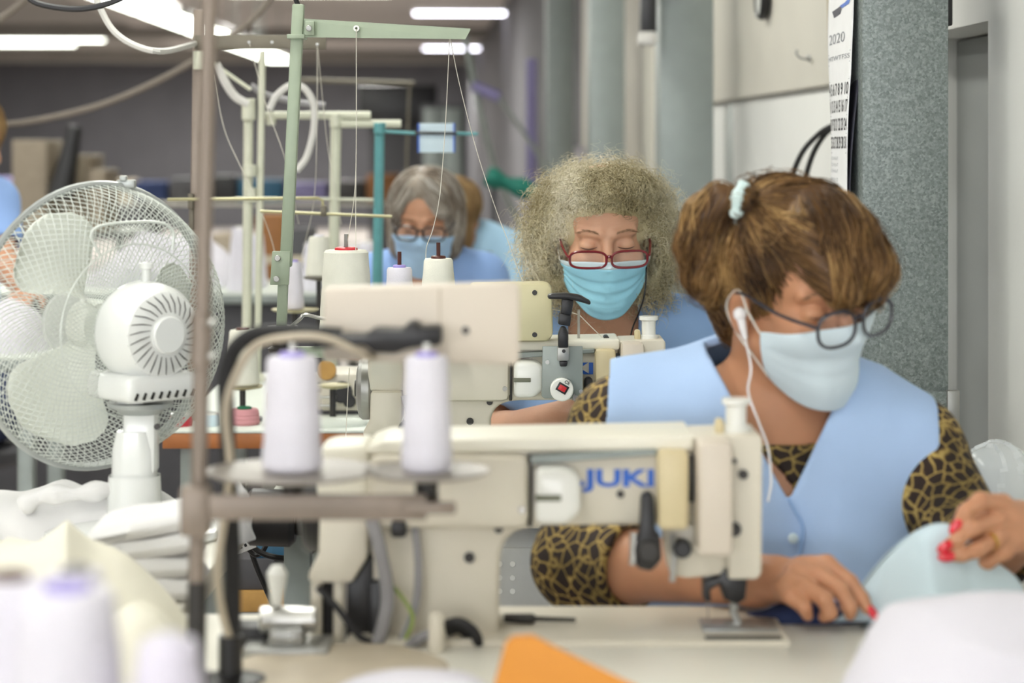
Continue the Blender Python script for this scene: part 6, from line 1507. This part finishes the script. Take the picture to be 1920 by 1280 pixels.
cable([P(436, 930, 3.42), P(450, 1000, 3.42), P(478, 1040, 3.42), P(500, 1018, 3.42), P(495, 970, 3.43)], .004, 'cable_black', 'small black cable coil behind the bent pipe')
cable([P(462, 1000, 3.44), P(480, 1060, 3.44), P(515, 1140, 3.44), P(545, 1210, 3.44)], .0045, 'cable_black', 'straight black cable dropping to the cardboard box')
b = bm_new(); q = P(458, 1024, 3.39); box(b, q-Vector((.017, .0005, .008)), q+Vector((.017, .0005, .008)), .0002, Matrix.Rotation(R(-22), 3, 'Y')); tg = thing('cable_tag', 'white printed tag wrapped on the black cable', 'tag', tuple(q)); build('label', b, 'paper', tg)
for k in range(4): b = bm_new(); c_ = q+Vector((-.012+.007*k, -.0012, .001+.0028*(k-1.5)*1.1)); box(b, c_-Vector((.002, .0003, .003)), c_+Vector((.002, .0003, .002)), 0, Matrix.Rotation(R(-22), 3, 'Y')); build('print', b, 'black_ink', tg)
# overhead cables
cable([P(40, -20, 3.2), P(70, 6, 3.2), P(140, 17, 3.2), P(200, 8, 3.2), P(250, -14, 3.2)], .0045, 'cable_black', 'dark cable sagging at the top left edge')
cable([P(176, -20, 3.9), P(190, 20, 3.9), P(215, 60, 3.9), P(255, 86, 3.9), P(305, 96, 3.9), P(365, 82, 4.28)], .006, 'cable_white', 'pale cable looping to the top bar of the brown post')
cable([P(-40, 238, 6.5), P(60, 228, 6.5), P(180, 200, 6.5), P(280, 160, 6.5), P(380, 105, 6.5), P(470, 40, 6.5), P(520, -20, 6.5)], .011, 'hose_brown', 'thick brown hose sagging across the upper left')
cable([P(-30, 60, 6.0), P(60, -10, 6.0), P(80, -40, 6.0)], .010, 'hose_brown', 'brown hose crossing the upper left corner')
cable([P(552, -12, 3.5), P(555, 0, 3.5), P(560, 12, 3.5)], .004, 'cable_black', 'short black cable end entering the pale green post')
# ------------------------------------------------------------------ thread racks of the rows behind
def rack(label, d, posts, bars, m, extra=()):
    t = thing('thread_rack', label, 'thread rack', (P(posts[0][0], 0, d).x, d, TH), 'thread racks')
    for (x0, y0, x1, w) in posts:
        b = bm_new(); tube(b, [P(x0, y0, d), Vector((P(x1, 0, d).x, d, TH))], w*d/FPX/2, 10); build('post', b, m, t)
        b = bm_new(); lathe(b, [(0, 0), (w*d/FPX*1.6, 0), (w*d/FPX*1.6, .008), (w*d/FPX*.7, .02), (0, .02)], (P(x1, 0, d).x, d, TH), n=16); build('foot', b, m, t)
    for (x0, y0, x1, y1, w) in bars: b = bm_new(); tube(b, [P(x0, y0, d-.012), P(x1, y1, d-.012)], w*d/FPX/2, 8); build('cross_bar', b, m, t)
    for (x, y, w, h) in extra: b = bm_new(); q = P(x, y, d-.01); cyl(b, q-Vector((0, 0, h*d/FPX/2)), q+Vector((0, 0, h*d/FPX/2)), w*d/FPX/2, 12, .002); build('clamp', b, m, t)
    return t
rack('pale thread rack with two grey-cream posts behind the brown post', 5.02, [(466, 186, 462, 18), (492, 95, 482, 13)], [(398, 118, 470, 168, 7), (440, 372, 520, 372, 6)], 'stand_cream', [(466, 205, 26, 40), (468, 320, 26, 22), (470, 365, 22, 26)])
rack('cream thread rack with wide horizontal arms behind the pale green post', 5.15, [(630, 222, 622, 20)], [(498, 216, 695, 216, 15), (640, 232, 752, 232, 15), (560, 372, 700, 374, 5)], 'stand_cream', [(508, 222, 18, 26), (630, 226, 24, 26)])
rack('teal painted thread rack post left of the grey haired woman', 5.05, [(712, 234, 705, 19)], [(716, 246, 785, 250, 6), (850, 250, 896, 251, 6)], 'teal_paint', [(712, 240, 23, 20)])
rack('thin dark thread rack far behind with a long upper bar', 7.4, [(768, 152, 752, 5)], [(560, 150, 776, 156, 9)], 'stand_olive')
nt_ = thing('paper_note', 'pale blue-white paper hanging on the teal rack arm', 'paper', tuple(P(817, 286, 5.02)))
b = bm_new(); box(b, P(784, 286, 5.02), P(852, 231, 5.02)+Vector((0, .002, 0)), .0004); build('sheet', b, 'paper_blue', nt_)
for x in (783, 850): b = bm_new(); box(b, P(x, 286, 5.016), P(x+3, 231, 5.016)+Vector((0, .003, 0)), 0); build('edge_strip', b, 'blue_ink', nt_)
b = bm_new(); cyl(b, P(778, 249, 5.012), P(856, 250, 5.012), .0035, 8); build('hanger_rod', b, 'dark_metal', nt_)
# corrugated white hoses
cable([P(405, 120, 5.0), P(420, 150, 5.0), P(440, 180, 5.0), P(466, 196, 5.0)], .010, 'cable_white', 'pale hose running into the grey-cream rack post')
cable([P(505, 205, 4.9), P(520, 178, 4.9), P(545, 160, 4.9), P(570, 165, 4.9), P(588, 195, 4.9), P(588, 245, 4.9), P(575, 295, 4.9), P(556, 320, 4.9)], .008, 'cable_white', 'white hose arching behind the pale green post')
cable([P(470, 160, 5.1), P(500, 178, 5.1), P(560, 192, 5.1), P(610, 198, 5.1)], .008, 'cable_grey', 'grey hose running along the cream rack arm')
# white spools and shapes farther back
far = table('long_table', 'long pale work table far behind on the left', -2.4, -.55, 7.2, 8.4, .84, 'table_pale', 'steel_grey', group='far tables')
for i, (x, y, d, r, h) in enumerate(((450, 492, 7.3, .045, .15), (480, 492, 7.5, .04, .12), (585, 470, 7.3, .04, .10), (660, 470, 7.3, .05, .09), (690, 470, 7.6, .05, .09))):
    q = P(x, y, d); spool('cone', (q.x, d, .84), 'blurred white cone spool on the far table, %s from the left' % ['first', 'second', 'third', 'fourth', 'fifth'][i], h+.06, r, r*.6, 'thread_white', 'thread_cream', 'spools on the far table')
heap('fabric_heap', 'white fabric heaped on the far table seen through the fan cage', 'fabric', Vector((P(300, 0, 7.6).x, 7.6, .84)), (.26, .2, .17), 'fabric_lilac', 101, 14, .02, .02, 70, 'white fabric')
b = bm_new(); box(b, (-2.38, 7.25, .05), (-.57, 7.28, .80), .004); build('modesty_panel', b, 'dark_grey', far)
for (x0, x1, y0, m_, lab) in ((478, 530, 404, 'brown_door', 'brown carton on the far table behind the pale green post'), (396, 432, 440, 'box_beige', 'low beige carton on the far table right of the fan'), (540, 580, 430, 'dark_grey', 'dark carton on the far table beside the white cones')):
    a = P(x0, 0, 7.9); c_ = P(x1, y0, 7.9); b = bm_new(); box(b, (a.x, 7.9, .84), (c_.x, 8.2, c_.z), .006); t = thing('carton', lab, 'carton', ((a.x+c_.x)/2, 7.9, .84)); build('carton_body', b, m_, t)
    b = bm_new(); box(b, (a.x+.01, 7.897, .90), (c_.x-.01, 7.9, .93), 0); build('tape', b, 'cable_tan', t)
t6 = table('long_table', 'grey work table behind the fan at far left', -3.0, -1.15, 5.4, 5.85, .80, 'table_pale', 'steel_grey', group='far tables')
heap('fabric_heap', 'pale blue bundle on the grey table seen through the left of the cage', 'fabric', Vector((P(20, 0, 5.6).x, 5.6, .80)), (.10, .12, .12), 'fabric_lilac', 105, 20, .01, .01, 60, 'white fabric')
# shelves with dark boxes along the back, beige cartons and a black cabinet
sh = thing('wall_shelf', 'long low dark shelf with boxes far behind', 'shelf', (-3.5, 14, 0))
for z in (.35, .98): b = bm_new(); box(b, (-6.2, 13.8, z-.02), (-.35, 14.3, z), .003); build('shelf_board', b, 'cream_panel', sh)
for x in (-6.15, -4.2, -2.3, -.4): b = bm_new(); box(b, (x-.03, 13.8, 0), (x+.03, 14.3, 1.0), .003); build('upright', b, 'dark_grey', sh)
rs = np.random.RandomState(2); cols = ['dark_grey', 'black_plastic', 'box_blue', 'purple_paint', 'dark_metal', 'brown_door', 'dark_grey', 'box_beige', 'navy_cloth']
cn = ['dark grey', 'black', 'blue', 'purple', 'gunmetal', 'brown', 'charcoal', 'beige', 'navy']
ORD = ['first', 'second', 'third', 'fourth', 'fifth', 'sixth', 'seventh', 'eighth', 'ninth', 'tenth', 'eleventh', 'twelfth', 'thirteenth', 'fourteenth', 'fifteenth', 'sixteenth', 'seventeenth', 'eighteenth', 'nineteenth', 'twentieth']
ORD += ['twenty-'+o_ for o_ in ORD[:9]]+['thirtieth']+['thirty-'+o_ for o_ in ORD[:9]]
x = -5.9; k = 0
while x < -.6:
    w = rs.uniform(.14, .3); i = k % len(cols)
    b = bm_new(); box(b, (x, 13.85, .9802), (x+w-.02, 14.2, .98+rs.uniform(.08, .20)), .006); tag(build('storage_box', b, cols[i]), 'small %s box on the low dark shelf, %s from the left' % (cn[i], ORD[k]), 'box', 'boxes on the low shelf'); x += w; k += 1
for (x0, x1, y0, y1, d, m_, lab) in ((22, 88, 262, 372, 11.0, 'box_beige', 'tall beige carton far behind the fan'), (120, 168, 290, 372, 11.2, 'box_beige', 'smaller beige carton beside the black lever'), (168, 196, 318, 372, 11.0, 'box_beige', 'smallest beige carton right of the black lever')):
    a = P(x0, y1, d); c = P(x1, y0, d); b = bm_new(); box(b, (a.x, d, .9), (c.x, d+.4, c.z), .01); t = thing('carton', lab, 'carton', ((a.x+c.x)/2, d, .9)); build('carton_body', b, m_, t)
    b = bm_new(); box(b, (a.x+.01, d-.002, .96), (c.x-.01, d+.0, 1.0), 0); build('tape', b, 'cable_tan', t)
ft_ = table('long_table', 'far table under the beige cartons', -3.2, -1.9, 10.9, 11.7, .9, 'table_pale', 'dark_grey', group='far tables')
b = bm_new(); tube(b, [P(112, 372, 11.0), P(128, 300, 11.0), P(140, 236, 11.0)], [.07, .05, .035], 10); tag(build('machine_lever', b, 'black_plastic'), 'black lever standing between the beige cartons', 'lever')
kb = thing('black_cabinet', 'black cabinet with grey frame on the far wall', 'cabinet', (P(745, 0, 18).x, 18, 0))
b = bm_new(); box(b, P(672, 235, 18), P(820, 158, 18)+Vector((0, .5, 0)), .02); build('cabinet_body', b, 'black_plastic', kb)
b = bm_new(); box(b, (P(690, 0, 18).x, 18.1, 0), (P(800, 0, 18).x, 18.4, P(0, 235, 18).z), .01); build('stand', b, 'dark_grey', kb)
for (x0, x1, y0, m_, lab, d) in ((790, 872, 195, 'steel_grey', 'grey door-sized cabinet behind the grey haired woman', 16.0),):
    a = P(x0, 0, d); c = P(x1, y0, d); t = thing('metal_cabinet', lab, 'cabinet', ((a.x+c.x)/2, d, 0)); b = bm_new(); box(b, (a.x, d, 0), (c.x, d+.4, c.z), .01); build('cabinet_body', b, 'dark_grey', t)
    b = bm_new(); box(b, (a.x+.02, d-.015, .05), ((a.x+c.x)/2-.005, d, c.z-.03), .004); build('door', b, m_, t); b = bm_new(); box(b, ((a.x+c.x)/2+.005, d-.015, .05), (c.x-.02, d, c.z-.03), .004); build('door', b, m_, t)
t = thing('hanging_board', 'brown wooden panel hanging far behind beside the purple pipe', 'panel', tuple(P(1042, 262, 16))); b = bm_new(); box(b, P(1030, 262, 16), P(1054, 204, 16)+Vector((0, .05, 0)), .01); build('board', b, 'brown_door', t)
b = bm_new(); box(b, (P(1030, 0, 16).x, 15.99, 0), (P(1054, 0, 16).x, 16.04, P(0, 262, 16).z), .01); build('post', b, 'dark_grey', t)
t = thing('white_sheet', 'pale lilac cloth hanging far behind above the curls', 'fabric', tuple(P(1078, 320, 12))); b = bm_new(); box(b, P(1056, 330, 12), P(1098, 275, 12)+Vector((0, .05, 0)), .01); build('cloth', b, 'fabric_lilac', t)
b = bm_new(); box(b, (P(1060, 0, 12).x, 12.0, 0), (P(1094, 0, 12).x, 12.05, P(0, 330, 12).z), .01); build('frame', b, 'dark_grey', t)
b = bm_new(); tube(b, spline([P(912, 328, 9.0), P(940, 340, 9.0), P(970, 350, 9.0), P(1005, 362, 9.0), P(1040, 375, 9.0)], 5), [.035+.008*math.sin(i*.7) for i in range(21)], 10); t = thing('green_roll', 'dark green fabric roll hanging behind the two women', 'fabric', tuple(P(970, 350, 9.0))); build('roll', b, 'green_fabric', t)
for x in (925, 1030): b = bm_new(); cyl(b, P(x, 335, 9.05), (P(x, 0, 9.05).x, 9.05, 0), .012, 8); build('support', b, 'dark_grey', t)
lt = thing('task_lamp', 'slanting grey arm lamp with violet light far behind', 'lamp', tuple(P(1000, 300, 10.0)))
b = bm_new(); tube(b, [P(886, 160, 10), P(936, 182, 10)], .026, 10); build('shade', b, 'purple_paint', lt)
b = bm_new(); tube(b, [P(870, 60, 10), P(890, 165, 10), P(930, 330, 10), P(975, 420, 10)], .014, 8); build('arm', b, 'steel_grey', lt)
b = bm_new(); tube(b, [P(932, 178, 10), P(1010, 290, 10), P(1025, 330, 10)], .010, 8); build('lower_arm', b, 'steel_grey', lt)
b = bm_new(); q = P(975, 420, 10); cyl(b, (q.x, 10, 0), q, .016, 8); build('pole', b, 'steel_grey', lt)
# beams and pipes under the ceiling
for i, v in enumerate((26, 33)):
    b = bm_new(); wbox(b, -10.8, -.05, v, v+.3, CEIL-.16, CEIL, .01); struct('trim_%d' % (i+2), b, 'ceiling_paint')
